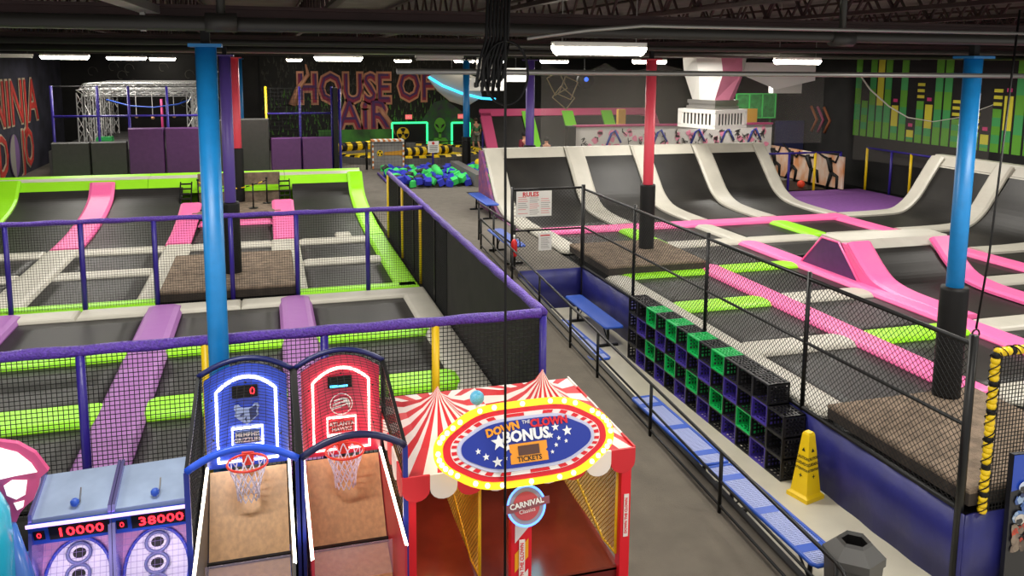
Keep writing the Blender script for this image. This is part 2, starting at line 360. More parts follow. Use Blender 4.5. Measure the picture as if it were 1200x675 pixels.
cross = [(0, 15.05, 15.6, M_lime, 'lime green'), (1, 15.05, 15.6, M_lime, 'lime green'), (3, 15.05, 15.6, M_lime, 'lime green'),
 (0, 12.7, 13.3, M_lime, 'lime green'), (1, 12.7, 13.3, M_grey, 'grey'), (3, 12.7, 13.3, M_grey, 'grey'),
 (0, 10.4, 11.0, M_grey, 'grey'), (1, 10.4, 11.0, M_lime, 'lime green'), (2, 10.4, 11.0, M_grey, 'grey'), (3, 10.4, 11.0, M_grey, 'grey'),
 (1, 17.45, 18.05, M_grey, 'grey'), (2, 17.45, 18.05, M_grey, 'grey'), (3, 17.45, 18.05, M_grey, 'grey'), (1, 7.95, 8.55, M_grey, 'grey'), (2, 7.95, 8.55, M_grey, 'grey')]
rown = {15.05: 'right court, at the red column block', 12.7: 'right court, at the hump front', 10.4: 'right court, nearer row', 17.45: 'right court, farthest row', 7.95: 'right court, nearest row'}
for i, y0, y1, m, cn in cross:
    x0, x1, bn = RBX[i]
    pad(x0-.12, x1+.12, y0, y1, m, f'{cn} cross pad, {rown[y0]}, {bn}', .08, .14, bv=.08)
pad(6.75, 16.0, 19.7, 20.35, M_pink, 'long pink cross pad at the foot of the curved black walls', .09)
for x0, x1, y0, y1, m, lab in (
  (6.46, 7.0, 8.3, 15.3, M_grey, 'grey edge pad along the wire fence in front of the red column block'),
  (6.46, 7.0, 17.65, 20.3, M_grey, 'grey edge pad along the wire fence behind the red column block'),
  (8.72, 9.27, 8.3, 15.7, M_pink, 'long pink pad running towards the near blue column, nearest the fence'),
  (8.72, 9.27, 17.65, 19.75, M_lime, 'lime green pad running lengthwise behind the red column block'),
  (10.95, 11.5, 7.9, 17.6, M_pink, 'long pink pad passing the purple side of the hump'),
  (10.95, 11.5, 17.6, 19.75, M_grey, 'grey lengthwise pad from the pink pad to the curved walls'),
  (13.25, 13.85, 17.8, 19.75, M_lime, 'lime green pad running lengthwise behind the hump'),
  (13.25, 13.85, 7.9, 11.6, M_pink, 'pink pad right of the ramp bed, near part'),
  (15.42, 15.98, 8.5, 19.75, M_pink, 'long pink pad in front of the right hand curved walls')):
    pad(x0, x1, y0, y1, m, lab, .1, .12, bv=.1)
# curved rear walls
BP = [(20.3, .86), (21.5, .87), (22.4, .95), (23.0, 1.2), (23.45, 1.62), (23.85, 2.05), (24.15, 2.35)]
BX = [(6.3, 6.85), (8.9, 9.5), (11.15, 11.75), (13.35, 13.95), (15.6, 16.05)]
nm = ['behind the rules sign', 'left of the red column', 'right of the red column', 'next to the purple mat']
for i in range(4):
    curve_sheet(BP, BX[i][1]-.02, BX[i+1][0]+.02, 'Y', M_bed, 'wall_trampoline', .012, f'black trampoline bed curving up as a wall, {nm[i]}', 'trampoline', 'curved trampoline walls', off=-.02)
sn = ['at the left end by the aisle', 'left of the red column', 'behind the red column', 'right of the red column', 'at the right end beside the purple mat']
for i, (a, b) in enumerate(BX):
    curve_sheet(BP+[(24.35, 2.56)], a, b, 'Y', M_grey, 'wall_pad', .09, f'grey padded rib curving up the rear wall, {sn[i]}', 'pad', 'curved wall ribs')
for i in range(4):
    a, b = BX[i][0]+.02, BX[i+1][0]+(.0 if i < 3 else .45); mb = MB()
    mb.add([(a, 24.12, 2.3), (b-.02, 24.12, 2.3), (b-.02, 24.4, 2.62), (a, 24.4, 2.62), (a, 24.6, 2.62), (b-.02, 24.6, 2.62), (a, 24.6, 2.2), (b-.02, 24.6, 2.2)], [(0,1,2,3),(3,2,5,4),(4,5,7,6),(6,7,1,0),(0,3,4,6),(1,7,5,2)])
    tag(mb.build('top_pad', M_grey), f'grey padding along the top of the curved wall, {nm[i]}', 'pad', 'curved wall top pads')
mb = MB().add([(6.28, y, z) for y, z in BP+[(24.35, 2.56), (24.6, 2.56), (24.6, D)]]+[(6.2, y, z) for y, z in BP+[(24.35, 2.56), (24.6, 2.56), (24.6, D)]],
     [tuple(range(10)), tuple(range(19, 9, -1))]+[(k, (k+1) % 10, 10+(k+1) % 10, 10+k) for k in range(10)])
tag(mb.build('side_panel', mat('pink_purple_mottle', '5C3A7A', .6, nscale=5, hx2='96506A')), 'mottled pink and purple side panel closing the left end of the curved walls', 'panel')
# right hand curved walls
SP = [(15.98, .86), (17.3, .87), (17.95, .94), (18.45, 1.28), (18.85, 1.85), (19.15, 2.3)]
SY = [(19.85, 20.35), (17.45, 18.0), (15.0, 15.55), (12.6, 13.15), (10.3, 10.85)]
sn2 = ['farthest one beside the purple mat', 'second one from the mat', 'third one from the mat', 'fourth one from the mat', 'nearest one']
for i in range(4):
    curve_sheet(SP, SY[i][0]+.02, SY[i+1][1]-.02, 'X', M_bed, 'wall_trampoline', .012, f'black trampoline bed curving up the right side wall, {sn2[i]}', 'trampoline', 'right curved trampoline walls', off=-.02)
for i, (a, b) in enumerate(SY):
    curve_sheet(SP+[(19.3, 2.5)], b, a, 'X', M_grey, 'wall_pad', .09, f'grey padded rib curving up the right side wall, {sn2[i]}', 'pad', 'right curved wall ribs')
    if i < 4:
        a2, b2 = SY[i+1][1]-.02, b-.02; mb = MB()
        mb.add([(19.12, a2, 2.25), (19.12, b2, 2.25), (19.4, b2, 2.58), (19.4, a2, 2.58), (19.65, a2, 2.58), (19.65, b2, 2.58), (19.65, a2, 2.2), (19.65, b2, 2.2)], [(3,2,1,0),(4,5,2,3),(6,7,5,4),(0,1,7,6),(0,6,4,3),(1,2,5,7)])
        tag(mb.build('top_pad', M_grey), f'grey top padding of the right side curved wall, {sn2[i]}', 'pad', 'right curved wall top pads')
mb = MB().box((16.05, 20.36, D-.05), (20.2, 24.6, D+.01)); tag(mb.build('floor_mat', M_matp), 'large flat purple floor mat in the corner between the curved walls', 'mat')
mb = MB().box((16.6, 24.8, D-.02), (19.0, 27.0, D+.012)); tag(mb.build('trampoline_bed', M_bed), 'dark trampoline bed in the dodgeball corner behind the purple mat', 'trampoline')
for (x, y, r, m, lab) in ((18.3, 25.3, .14, M_yk, 'orange red ball lying on the dark bed behind the purple mat'),):
    tag(MB().sphere((x, y, D+r), r).build('ball', m), lab, 'ball')
# the hump with its ramp
t = thing('padded_hump', 'grey topped padded hump with dark purple side and a curved black ramp bed', 'hump', (12.4, 14.5, D))
sec = [(13.42, D), (14.15, 1.6), (14.7, 1.6), (15.42, D)]
def ext(prof, x0, x1): 
    n = len(prof); return [(x0, y, z) for y, z in prof]+[(x1, y, z) for y, z in prof], [tuple(range(n)), tuple(range(2*n-1, n-1, -1))]+[(k, n+k, n+(k+1) % n, (k+1) % n) for k in range(n)]
MB().add(*ext(sec, 11.22, 11.3)).build('side_panel', M_dpurp, t); MB().add(*ext(sec, 13.85, 13.93)).build('side_panel', M_dpurp, t)
MB().add(*ext([(13.9, 1.36), (14.12, 1.64), (14.72, 1.66), (14.95, 1.42), (14.6, 1.4)], 11.24, 13.93)).build('top_cushion', M_grey, t)
MB().add(*ext([(14.9, 1.48), (15.5, .88), (15.35, .86), (14.8, 1.4)], 11.3, 13.85)).build('rear_slope', M_bed, t)
MB().add(*ext([(13.44, .88), (11.9, .88), (12.6, .9), (13.15, 1.0), (13.5, 1.22), (13.75, 1.44), (13.95, 1.6), (14.15, 1.6)], 11.24, 11.36)).build('ramp_side', M_pink, t)
e1 = MB()
for (y0, z0), (y1, z1) in zip(sec, sec[1:]): e1.bar((11.22, y0, z0), (11.22, y1, z1), .045, 6)
e1.build('edge_trim', [M_pink], t)
HP = [(11.1, .86), (11.9, .86), (12.6, .88), (13.15, .98), (13.5, 1.2), (13.75, 1.42), (13.95, 1.6)]
curve_sheet(HP[:-1]+[(13.9, 1.5)], 11.78, 13.3, 'Y', M_bed, 'ramp_bed', .012, '', '', None, parent=t, off=-.03)
curve_sheet(HP, 11.25, 11.8, 'Y', M_pink, 'side_pad', .09, '', '', None, parent=t)
curve_sheet(HP, 13.3, 13.85, 'Y', M_pink, 'side_pad', .09, '', '', None, parent=t)
bed(11.5, 13.25, 11.0, 11.1, 'thin black strip of bed in front of the curved ramp')

# ------------------------------------------------------------------ fences
def lattice(mb, P, U, V, L, H, s, wdt, diag=True):
    # net on the plane P + u*U + v*V of size L x H
    P = Vector(P); U = Vector(U); V = Vector(V)
    if diag:
        n = int((L+H)/s)
        for k in range(1, n+1):
            c = k*s
            a0 = (c, 0) if c <= L else (L, c-L); a1 = (0, c) if c <= H else (c-H, H)
            mb.bar(P+U*a0[0]+V*a0[1], P+U*a1[0]+V*a1[1], wdt)
            mb.bar(P+U*(L-a0[0])+V*a0[1], P+U*(L-a1[0])+V*a1[1], wdt)
    else:
        for k in range(int(L/s)+1): mb.bar(P+U*k*s, P+U*k*s+V*H, wdt)
        for k in range(int(H/s)+1): mb.bar(P+V*k*s, P+V*k*s+U*L, wdt)
    return mb
t = thing('chain_link_fence', 'long black chain link fence along the aisle edge of the right court', 'fence', (6.42, 11.2, D))
for y in (16.33, 13.72, 11.08, 8.6, 6.08):
    z0 = 0 if y in (16.33, 6.08) else D
    MB().bar((6.42, y, z0), (6.42, y, 2.66), .085 if z0 == 0 else .06, 10).build('post', M_blkm, t)
MB().bar((6.42, 6.08, 2.57), (6.42, 16.33, 2.57), .05, 8).build('top_rail', M_blkm, t)
MB().bar((6.42, 6.08, 1.75), (6.42, 16.33, 1.75), .04, 8).build('middle_rail', M_blkm, t)
MB().bar((6.42, 6.08, D+.03), (6.42, 16.33, D+.03), .06, 8).build('bottom_rail', M_blkm, t)
lattice(MB(), (6.42, 6.08, D+.05), (0, 1, 0), (0, 0, 1), 10.25, 1.66, .075, .0048).build('wire_mesh', M_net, t)
t = thing('chain_link_fence', 'short black chain link fence facing the camera, carrying the rules sign', 'fence', (5.6, 16.33, D))
MB().bar((4.85, 16.36, D), (4.85, 16.36, 2.65), .07, 10).build('post', M_blkm, t)
for z, wd in ((2.6, .05), (1.72, .04)): MB().bar((4.85, 16.36, z), (6.38, 16.36, z), wd, 8).build('top_rail' if z > 2 else 'middle_rail', M_blkm, t)
lattice(MB(), (4.87, 16.36, D+.02), (1, 0, 0), (0, 0, 1), 1.5, 1.7, .075, .0048).build('wire_mesh', M_net, t)
# rules sign
def sign(x0, x1, z0, z1, y, label, head, rows, hm=M_txt_r):
    t = thing('rules_sign', label, 'sign', ((x0+x1)/2, y, z0)); MB().box((x0, y, z0), (x1, y+.012, z1)).build('board', M_white, t)
    if head: text(head, .13, FY((x0+x1)/2-.1*(x1-x0), y-.004, z1-.07), hm, t, bold=.004)
    return t
t = sign(4.93, 5.71, 2.02, 2.56, 16.335, 'white rules sign with red heading hanging on the fence end', 'RULES', 0)
mr = MB(); mk = MB()
for c in range(3):
    x = 4.97+c*.25
    for k in range(9):
        z = 2.43-.043*k-(.02 if c == 1 else 0); b = mr if (k//3+c) % 2 == 0 else mk
        if (c*9+k) % 11 != 7: b.box((x, 16.329, z), (x+.19+.02*((k*7+c) % 3-1), 16.334, z+.012))
mr.build('red_print', mat('pale_red_print', 'D98A86', .7), t); mk.build('grey_print', mat('pale_grey_print', '9A958F', .7), t)
t = sign(5.43, 5.72, 1.28, 1.66, 16.335, 'small white notice with a red line below the rules sign', '', 0)
MB().box((5.47, 16.329, 1.59), (5.68, 16.334, 1.615)).build('red_print', M_txt_r, t)
mb = MB()
for k in range(7): mb.box((5.48, 16.329, 1.33+.035*k), (5.67-.02*(k % 3), 16.334, 1.34+.035*k))
mb.build('grey_print', mat('pale_grey_print', '9A958F'), t)
# violet foam wrapped fences of the left court
def vfence(name, pts, posts, label, zt=2.42, ylw=(), net=.045, nw=.0062, thickrail=.055, mats=M_violetw, z0=D, wrapped=True):
    a, b = Vector(pts[0]), Vector(pts[1]); t = thing(name, label, 'netting fence', (a+b)/2)
    L = (b-a).length; U = (b-a).normalized(); n = int(L/.12); P = []
    for i in range(n+1):
        p = a+U*L*i/n; P.append((p.x, p.y, zt+.004*math.sin(i*1.1)))
    MB().tube(P, [thickrail*(1+.06*math.sin(i*.9)) for i in range(n+1)], 10).build('top_rail', mats, t)
    for s, m in posts:
        p = a+U*s; MB().bar((p.x, p.y, z0-.04), (p.x, p.y, zt-.03), .085, 10).build('post', m, t)
    if net: lattice(MB(), (a.x, a.y, z0), U, (0, 0, 1), L, zt-z0-.03, net, nw, False).build('net', M_net, t)
    return t
vfence('netting_fence', ((-6.5, 8.42, D), (2.83, 8.42, D)), ((4.72, M_violet), (5.84, M_yel), (6.99, M_violet), (8.15, M_yel)), 'violet foam railed netting fence behind the arcade games', 2.47)
vfence('netting_fence', ((-7.2, 15.55, D), (2.83, 15.55, D)), ((.5, M_violet), (2.9, M_violet), (4.05, M_violet), (5.22, M_violet), (6.5, M_violet), (7.65, M_violet), (8.95, M_violet)), 'violet railed netting fence crossing the middle of the left court', 2.45, net=.045, nw=.004, thickrail=.045)
t = vfence('netting_wall', ((2.86, 8.42, D), (2.86, 20.6, D)), ((0, M_violet), (12.18, M_yel), (9.9, M_yel), (7.6, M_yel)), 'dark netting wall with violet top rail along the walkway', 2.47, net=0)
MB().box((2.875, 8.5, .1), (2.89, 13.6, 2.4)).build('black_screen', mat('black_screen', '14120F', .8, nscale=3, hx2='1F1D19'), t)
lattice(MB(), (2.87, 13.6, D-.2), (0, 1, 0), (0, 0, 1), 7, 1.75, .03, .0095, False).build('net', M_net, t)
MB().box((2.84, 13.6, .0), (2.9, 20.6, D-.05)).build('skirt', M_blk, t)
for y in (14.6, 16.9, 18.9): MB().box((2.845, y-.04, D), (2.885, y+.04, 2.4)).build('black_strap', M_blk, t)
# yellow spiral wrapped corner net at the right edge
t = thing('netting_fence', 'netting fence with yellow wrapped post and rail at the right edge', 'netting fence', (7.4, 6.0, D))
for nmx, p, q in (('post', (6.62, 6.0, D), (6.62, 6.0, 2.5)), ('top_rail', (6.62, 6.0, 2.5), (9.0, 6.0, 2.5))):
    p = Vector(p); q = Vector(q); d = q-p; n = int(d.length/.055); mb = MB()
    for k in range(n): mb.tube([p+d*k/n, p+d*(k+.5)/n, p+d*(k+1)/n], [.038, .046, .038], 8, mi=0 if (k % 5) != 3 else 1)
    mb.build(nmx, [M_yel, M_blk], t)
    u_ = d.orthogonal().normalized(); v_ = d.normalized().cross(u_); NN = int(d.length/.02)
    for ph in (0, 2.1): MB().tube([p+d*k/NN+(u_*math.cos(k*.55+ph)+v_*math.sin(k*.55+ph))*.049 for k in range(NN)], .006, 4).build('net_lacing', M_blk, t)
lattice(MB(), (6.62, 6.0, D), (1, 0, 0), (0, 0, 1), 2.4, 1.6, .04, .006, False).build('net', M_net, t)

# ------------------------------------------------------------------ handrail along the ramp
def railing(x, ys, label, h=.72, curl=True):
    t = thing('handrail', label, 'handrail', (x, (ys[0]+ys[-1])/2, RZ(ys[0])))
    for y in ys: MB().bar((x, y, RZ(y)-.02), (x, y, RZ(y)+h), .045, 8).build('post', M_blkm, t)
    A, B = ys[0], ys[-1]; z = lambda y, f: RZ(y)+h*f
    top = [(x, B, z(B, 1)), (x, A, z(A, 1))]
    if curl:
        for k in range(1, 7): a = PI*k/6; top.append((x, A-.15*math.sin(a)-.02, z(A, .75)+h*.25*math.cos(a)))
        hk = [(x, B+.15*math.sin(PI*k/6)+.02, z(B, .75)+h*.25*math.cos(PI*k/6)) for k in range(6, 0, -1)]; top = hk+top
    MB().tube(top, .021, 8).build('top_rail', M_blkm, t)
    MB().tube([(x, A, z(A, .52)), (x, B, z(B, .52))], .016, 8).build('middle_rail', M_blkm, t)
    MB().tube([(x, A, z(A, .12)), (x, B, z(B, .12))], .016, 8).build('bottom_rail', M_blkm, t)
    return t
railing(4.75, (5.75, 7.72, 9.5, 11.35, 12.55, 14.2, 16.0, 18.6), 'long black metal handrail sloping along the carpeted ramp')
t = thing('handrail', 'short black metal rail around the deck corner by the rules sign', 'handrail', (4.95, 18.3, D))
for y in (16.5, 18.2, 19.6): MB().bar((4.95, y, D), (4.95, y, 1.8), .05, 8).build('post', M_blkm, t)
for z in (1.8, 1.38): MB().bar((4.95, 16.5, z), (4.95, 19.6, z), .035, 8).build('rail', M_blkm, t)

# ------------------------------------------------------------------ benches
def bench(x, y0, y1, z, label, wd=.34, mesh=True):
    t = thing('bench', label, 'bench', (x, (y0+y1)/2, z)); L = y1-y0; zs = z+.45; fr = MB()
    fr.tube([(x-wd/2+.03, y0, zs), (x-wd/2, y0+.05, zs), (x-wd/2, y1-.05, zs), (x-wd/2+.03, y1, zs), (x+wd/2-.03, y1, zs), (x+wd/2, y1-.05, zs), (x+wd/2, y0+.05, zs), (x+wd/2-.03, y0, zs)], .022, 8, closed=True)
    fr.build('seat_frame', M_bluepl, t)
    st = MB()
    if mesh:
        for k in range(int(L/.028)): st.box((x-wd/2, y0+.02+k*.028, zs-.004), (x+wd/2, y0+.034+k*.028, zs+.006))
        for k in range(5): st.box((x-wd/2+.03+k*wd/5, y0, zs-.006), (x-wd/2+.042+k*wd/5, y1, zs+.002))
    else: st.pad(x-wd/2, x+wd/2, y0, y1, zs-.02, .04, bv=.02)
    st.build('seat', M_blumesh if mesh else M_bluepl, t)
    mb = MB()
    for f in (.14, .5, .86) if mesh else (): mb.box((x-wd/2, y0+L*f-.06, zs-.008), (x+wd/2, y0+L*f+.06, zs+.009))
    if mesh: mb.build('cross_brace', M_bluepl, t)
    for f in (.14, .86):
        y = y0+L*f; l = MB(); l.bar((x, y, z+.02), (x, y, zs), .05, 8); l.bar((x-.2, y, z+.02), (x+.2, y, z+.02), .05, 4); l.build('leg', M_blkm, t)
        MB().bar((x, y, z+.1), (x, y0+L*(.32 if f < .5 else .68), zs-.01), .025, 6).build('brace', M_blkm, t)
    return t
bench(5.06, 6.22, 8.25, 0, 'blue mesh bench nearest the camera, beside the grey hexagonal bin')
bench(5.06, 8.32, 10.4, 0, 'blue mesh bench in the middle of the row behind the handrail')
bench(5.08, 12.0, 14.1, 0, 'blue mesh bench behind the handrail, opposite the far end of the crates')
bench(5.95, 13.45, 15.6, 0, 'blue bench against the navy skirt at the far end of the crates', mesh=False)
bench(5.08, 16.7, 18.6, D, 'blue bench on the upper deck behind the handrail hook', mesh=False)
bench(5.93, 21.9, 24.1, D, 'blue bench on the carpet beside the left end of the curved walls', mesh=False)

# ------------------------------------------------------------------ crates
def crate_mesh(m, name):
    mb = MB(); W, H, Dp = .35, .283, .32; t_ = .012   # opening faces -X; x from 0..Dp, y 0..W, z 0..H
    def panel(P, U, V, L, Hh, Nn):
        P = Vector(P); U = Vector(U); V = Vector(V); Nn = Vector(Nn)*t_
        def slab(u0, u1, v0, v1):
            vs = [P+U*u+V*v+n for n in (Vector((0, 0, 0)), Nn) for u, v in ((u0, v0), (u1, v0), (u1, v1), (u0, v1))]
            mb.add(vs, [(3,2,1,0),(4,5,6,7),(0,1,5,4),(1,2,6,5),(2,3,7,6),(3,0,4,7)])
        b = .035; slab(0, L, 0, b); slab(0, L, Hh-b, Hh); slab(0, b, b, Hh-b); slab(L-b, L, b, Hh-b)
        nu, nv = 5, 4
        for i in range(1, nu): u = b+(L-2*b)*i/nu; slab(u-.011, u+.011, b, Hh-b)
        for i in range(1, nv): v = b+(Hh-2*b)*i/nv; slab(b, L-b, v-.012, v+.012)
    panel((0, 0, 0), (1, 0, 0), (0, 1, 0), Dp, W, (0, 0, 1)); panel((0, 0, H-t_), (1, 0, 0), (0, 1, 0), Dp, W, (0, 0, 1))
    panel((0, 0, 0), (1, 0, 0), (0, 0, 1), Dp, H, (0, 1, 0)); panel((0, W-t_, 0), (1, 0, 0), (0, 0, 1), Dp, H, (0, 1, 0))
    panel((Dp-t_, 0, 0), (0, 1, 0), (0, 0, 1), W, H, (1, 0, 0))
    # round boss in the back panel
    M = frame((Dp-t_-.002, W/2, H/2), (0, 1, 0), (0, 0, 1))
    for k in range(12):
        a = 2*PI*k/12; b2 = 2*PI*(k+1)/12; mb.bar(M @ Vector((.06*math.cos(a), .06*math.sin(a), 0)), M @ Vector((.06*math.cos(b2), .06*math.sin(b2), 0)), .02)
    # rim of the opening
    for p, q in (((0, 0, .008), (0, W, .008)), ((0, 0, H-.008), (0, W, H-.008)), ((0, .008, 0), (0, .008, H)), ((0, W-.008, 0), (0, W-.008, H))): mb.bar(p, q, .02)
    o = mb.build('milk_crate', m, origin=(0, 0, 0)); return o
CR = {'k': crate_mesh(mat('black_plastic', '17161A', .45), 'k'), 'g': crate_mesh(mat('green_plastic', '12B85A', .4), 'g'), 'p': crate_mesh(mat('violet_plastic', '46359A', .45), 'p')}
cname = {'k': 'black', 'g': 'green', 'p': 'violet'}; ordn = ['farthest', 'second', 'third', 'fourth', 'fifth', 'sixth', 'seventh', 'eighth', 'ninth', 'tenth', 'eleventh', 'twelfth', 'nearest']
rown = ['bottom', 'second', 'third', 'top']; first = {}
for c in range(13):
    for r in range(4):
        if c == 12 and r == 3: continue
        k = 'k'
        if r == 3: k = 'g' if c in (2, 4, 6, 8) else 'k'
        if r == 1: k = 'g' if c in (2, 4, 6, 8, 10) else 'k'
        if r in (0, 2): k = 'p' if c % 2 == 1 else 'k'
        o = CR[k] if k not in first else CR[k].copy()
        if k in first: col.objects.link(o)
        first[k] = 1; o.location = (6.07, 13.12-.358*(c+1), .003+.2835*r)
        colw = f'{ordn[c]} column' if c in (0, 12) else f'{ordn[c]} column from the far end'
        tag(o, f'{cname[k]} milk crate in the crate wall, {rown[r]} row, {colw}', 'crate', 'milk crates against the blue skirt')

# ------------------------------------------------------------------ cone, bin
t = thing('caution_cone', 'tall yellow caution cone beside the nearest crates', 'caution cone', (6.15, 8.08, 0))
c0 = Vector((6.15, 8.08, 0)); Rz = Matrix.Rotation(math.radians(14), 3, 'Z')
def sq(h, z): return [c0+Rz @ Vector((sx*h, sy*h, z)) for sx, sy in ((-1, -1), (1, -1), (1, 1), (-1, 1))]
mb = MB(); R = [sq(.155, 0), sq(.155, .05), sq(.13, .07), sq(.122, .08), sq(.052, .8), sq(.04, .83)]
mb.add([p for r in R for p in r], [(i*4+k, i*4+(k+1) % 4, (i+1)*4+(k+1) % 4, (i+1)*4+k) for i in range(5) for k in range(4)]+[(20, 21, 22, 23)]); mb.build('cone_body', M_yel, t)
for s in range(2):
    ax = Rz @ Vector(((1, 0, 0), (0, -1, 0))[s]); nr = Rz @ Vector(((0, -1, 0), (-1, 0, 0))[s])
    for wd, z, sz in (('CAUTION', .52, .05), ('CUIDADO', .45, .05), ('ATTENTION', .38, .043)):
        hw = .122-(.07)*(z-.08)/.72; up = Vector((0, 0, 1))+(-nr)*.097
        text(wd, sz, frame(c0+nr*(hw+.006)+Vector((0, 0, z)), ax, up), M_txt_k, t, ext=.0005, bold=.001, sx=.8)
    for z, r in ((.62, .025), (.3, .03)):
        hw = .122-(.07)*(z-.08)/.72; mbb = MB().prism([(-r, -r*.8), (r, -r*.8), (0, r)] if z > .5 else star(r, .3, 4), frame(c0+nr*(hw+.004)+Vector((0, 0, z)), ax, Vector((0, 0, 1))-nr*.097), .002); mbb.build('warning_symbol', M_txt_k, t)
t = thing('trash_bin', 'dark grey hexagonal trash bin at the near end of the handrail', 'bin', (5.14, 6.0, 0))
hexa = lambda r, z, n=6, o=0: [(5.14+r*.93*math.cos(PI*k/3+.35), 6.0+r*.93*math.sin(PI*k/3+.35), z) for k in range(6)]
mb = MB(); R = [hexa(.24, 0), hexa(.28, .62), hexa(.3, .62), hexa(.3, .7)]; mb.add([p for r in R for p in r], [(i*6+k, i*6+(k+1) % 6, (i+1)*6+(k+1) % 6, (i+1)*6+k) for i in range(3) for k in range(6)]+[tuple(range(5, -1, -1))]); mb.build('bin_body', mat('grey_plastic', '4B4A48', .5), t)
mb = MB(); R = [hexa(.3, .7), hexa(.17, .8), hexa(.15, .83), hexa(.13, .8), hexa(.12, .66)]; mb.add([p for r in R for p in r], [(i*6+k, i*6+(k+1) % 6, (i+1)*6+(k+1) % 6, (i+1)*6+k) for i in range(4) for k in range(6)]+[tuple(24+k for k in range(6))], 0)
mb.mi[-1] = 1; 
for q in range(18, 24): mb.mi[q] = 1
mb.build('lid', [mat('grey_plastic', '4B4A48'), M_blk], t)
# fire extinguisher
t = thing('fire_extinguisher', 'red fire extinguisher hanging at the fence end below the rules sign', 'fire extinguisher', (4.87, 16.27, 1.2))
MB().tube([(4.87, 16.27, 1.2), (4.87, 16.27, 1.23), (4.87, 16.27, 1.5), (4.87, 16.27, 1.57)], [.05, .065, .065, .03], 12).build('cylinder', mat('extinguisher_red', 'C11F1F', .3), t)
MB().bar((4.87, 16.27, 1.57), (4.87, 16.27, 1.66), .04, 8).build('valve', M_white, t); MB().tube([(4.89, 16.25, 1.62), (4.97, 16.23, 1.6), (4.99, 16.23, 1.4)], .012, 6).build('hose', M_blk, t)

# ------------------------------------------------------------------ columns
def column(x, y, r, m, label, ztop=5.33, wrap=None, zbase=D, wr=None, mw=M_blk, square=False):
    t = thing('support_column', label, 'column', (x, y, zbase))
    n = 16; MB().bar((x, y, zbase), (x, y, ztop), r*2, n).build('shaft', m, t)
    MB().box((x-r*1.5, y-r*1.5, ztop-.03), (x+r*1.5, y+r*1.5, ztop)).build('cap_plate', m, t)
    MB().box((x-.04, y-.04, ztop), (x+.04, y+.04, 5.51)).build('bearing_block', M_blk, t)
    if wrap: MB().tube([(x, y, wrap[0]), (x, y, wrap[0]+.03), (x, y, wrap[1]-.04), (x, y, wrap[1])], [(wr or r*1.5)]*3+[(wr or r*1.5)*.94], 20).build('padding_sleeve', mw, t)
    return t
column(-.52, 8.16, .095, M_blu, 'thick bright blue column rising behind the blue basketball game', 5.36, zbase=0)
column(8.13, 8.05, .105, M_blu, 'bright blue column in a black sleeve beside the near carpet block', 5.33, (1.09, 2.5), 1.09, .165)
column(8.13, 16.75, .115, M_red, 'coral red column in a black sleeve in the right court', 5.33, (1.1, 2.55), 1.1, .17)
column(-.74, 16.8, .11, mat('violet_column', '5B4596', .45), 'violet column in a black sleeve standing in the left court', 5.33, (1.1, 2.5), 1.1, .17)
column(-.9, 25.46, .16, M_red, 'red column with black sleeve behind the small stage', 5.33, (1.12, 2.7), 1.12, .2)
column(8.13, 25.5, .14, mat('violet_column', '5B4596'), 'violet column behind the left end of the curved walls', 5.33, (D, 2.6), D, .2)
column(8.13, 34.4, .14, M_blu, 'blue column with black base in front of the striped arena', 5.33, (D, 2.1), D, .19)
column(-1.0, 34.4, .12, M_blu, 'slim blue column seen just right of the red one', 5.33)

# ------------------------------------------------------------------ ceiling steel, pipes, lights
def beam(p, q, h, wd, label, m=M_joist):
    p = Vector(p); q = Vector(q); mb = MB(); d = (q-p).normalized(); s = d.cross(Vector((0, 0, 1)))*wd/2
    for z, hh in ((0, .03), (h-.03, .03)):
        mb.add([p-s+Vector((0, 0, z)), p+s+Vector((0, 0, z)), q+s+Vector((0, 0, z)), q-s+Vector((0, 0, z)), p-s+Vector((0, 0, z+hh)), p+s+Vector((0, 0, z+hh)), q+s+Vector((0, 0, z+hh)), q-s+Vector((0, 0, z+hh))], [(3,2,1,0),(4,5,6,7),(0,1,5,4),(1,2,6,5),(2,3,7,6),(3,0,4,7)])
    s = s*.12; mb.add([p-s, p+s, q+s, q-s]+[v+Vector((0, 0, h)) for v in (p-s, p+s, q+s, q-s)], [(3,2,1,0),(4,5,6,7),(0,1,5,4),(1,2,6,5),(2,3,7,6),(3,0,4,7)])
    return tag(mb.build('ceiling_girder', m), label, 'girder', 'ceiling girders')
gl = ['over the near blue columns', 'over the coral red column', 'over the curved walls', 'over the foam pits']
for y, l in zip((8.1, 16.8, 25.5, 34.4), gl): beam((-9, y, 5.5), (21, y, 5.5), .2, .2, f'dark red steel girder running crosswise {l}')
xs = [-8.0, -5.8, -3.6, -1.4, .8, 3.0, 5.2, 7.4, 9.6, 11.8, 14.0, 16.2, 18.4, 20.6]
for i, x in enumerate(xs):
    t = thing('ceiling_joist', 'dark red open web ceiling joist running lengthwise, one of the evenly spaced row', 'joist', (x, 23, 5.86), 'open web ceiling joists')
    MB().box((x-.05, 3.0, 5.86), (x+.05, 42.4, 5.91)).build('bottom_chord', M_joist, t); MB().box((x-.05, 3.0, 6.5), (x+.05, 42.4, 6.55)).build('top_chord', M_joist, t)
    mb = MB(); y = 3.2; k = 0
    while y < 42: mb.bar((x, y, 5.9 if k % 2 == 0 else 6.5), (x, y+.45, 6.5 if k % 2 == 0 else 5.9), .035); y += .45; k += 1
    mb.build('web', M_joist, t)
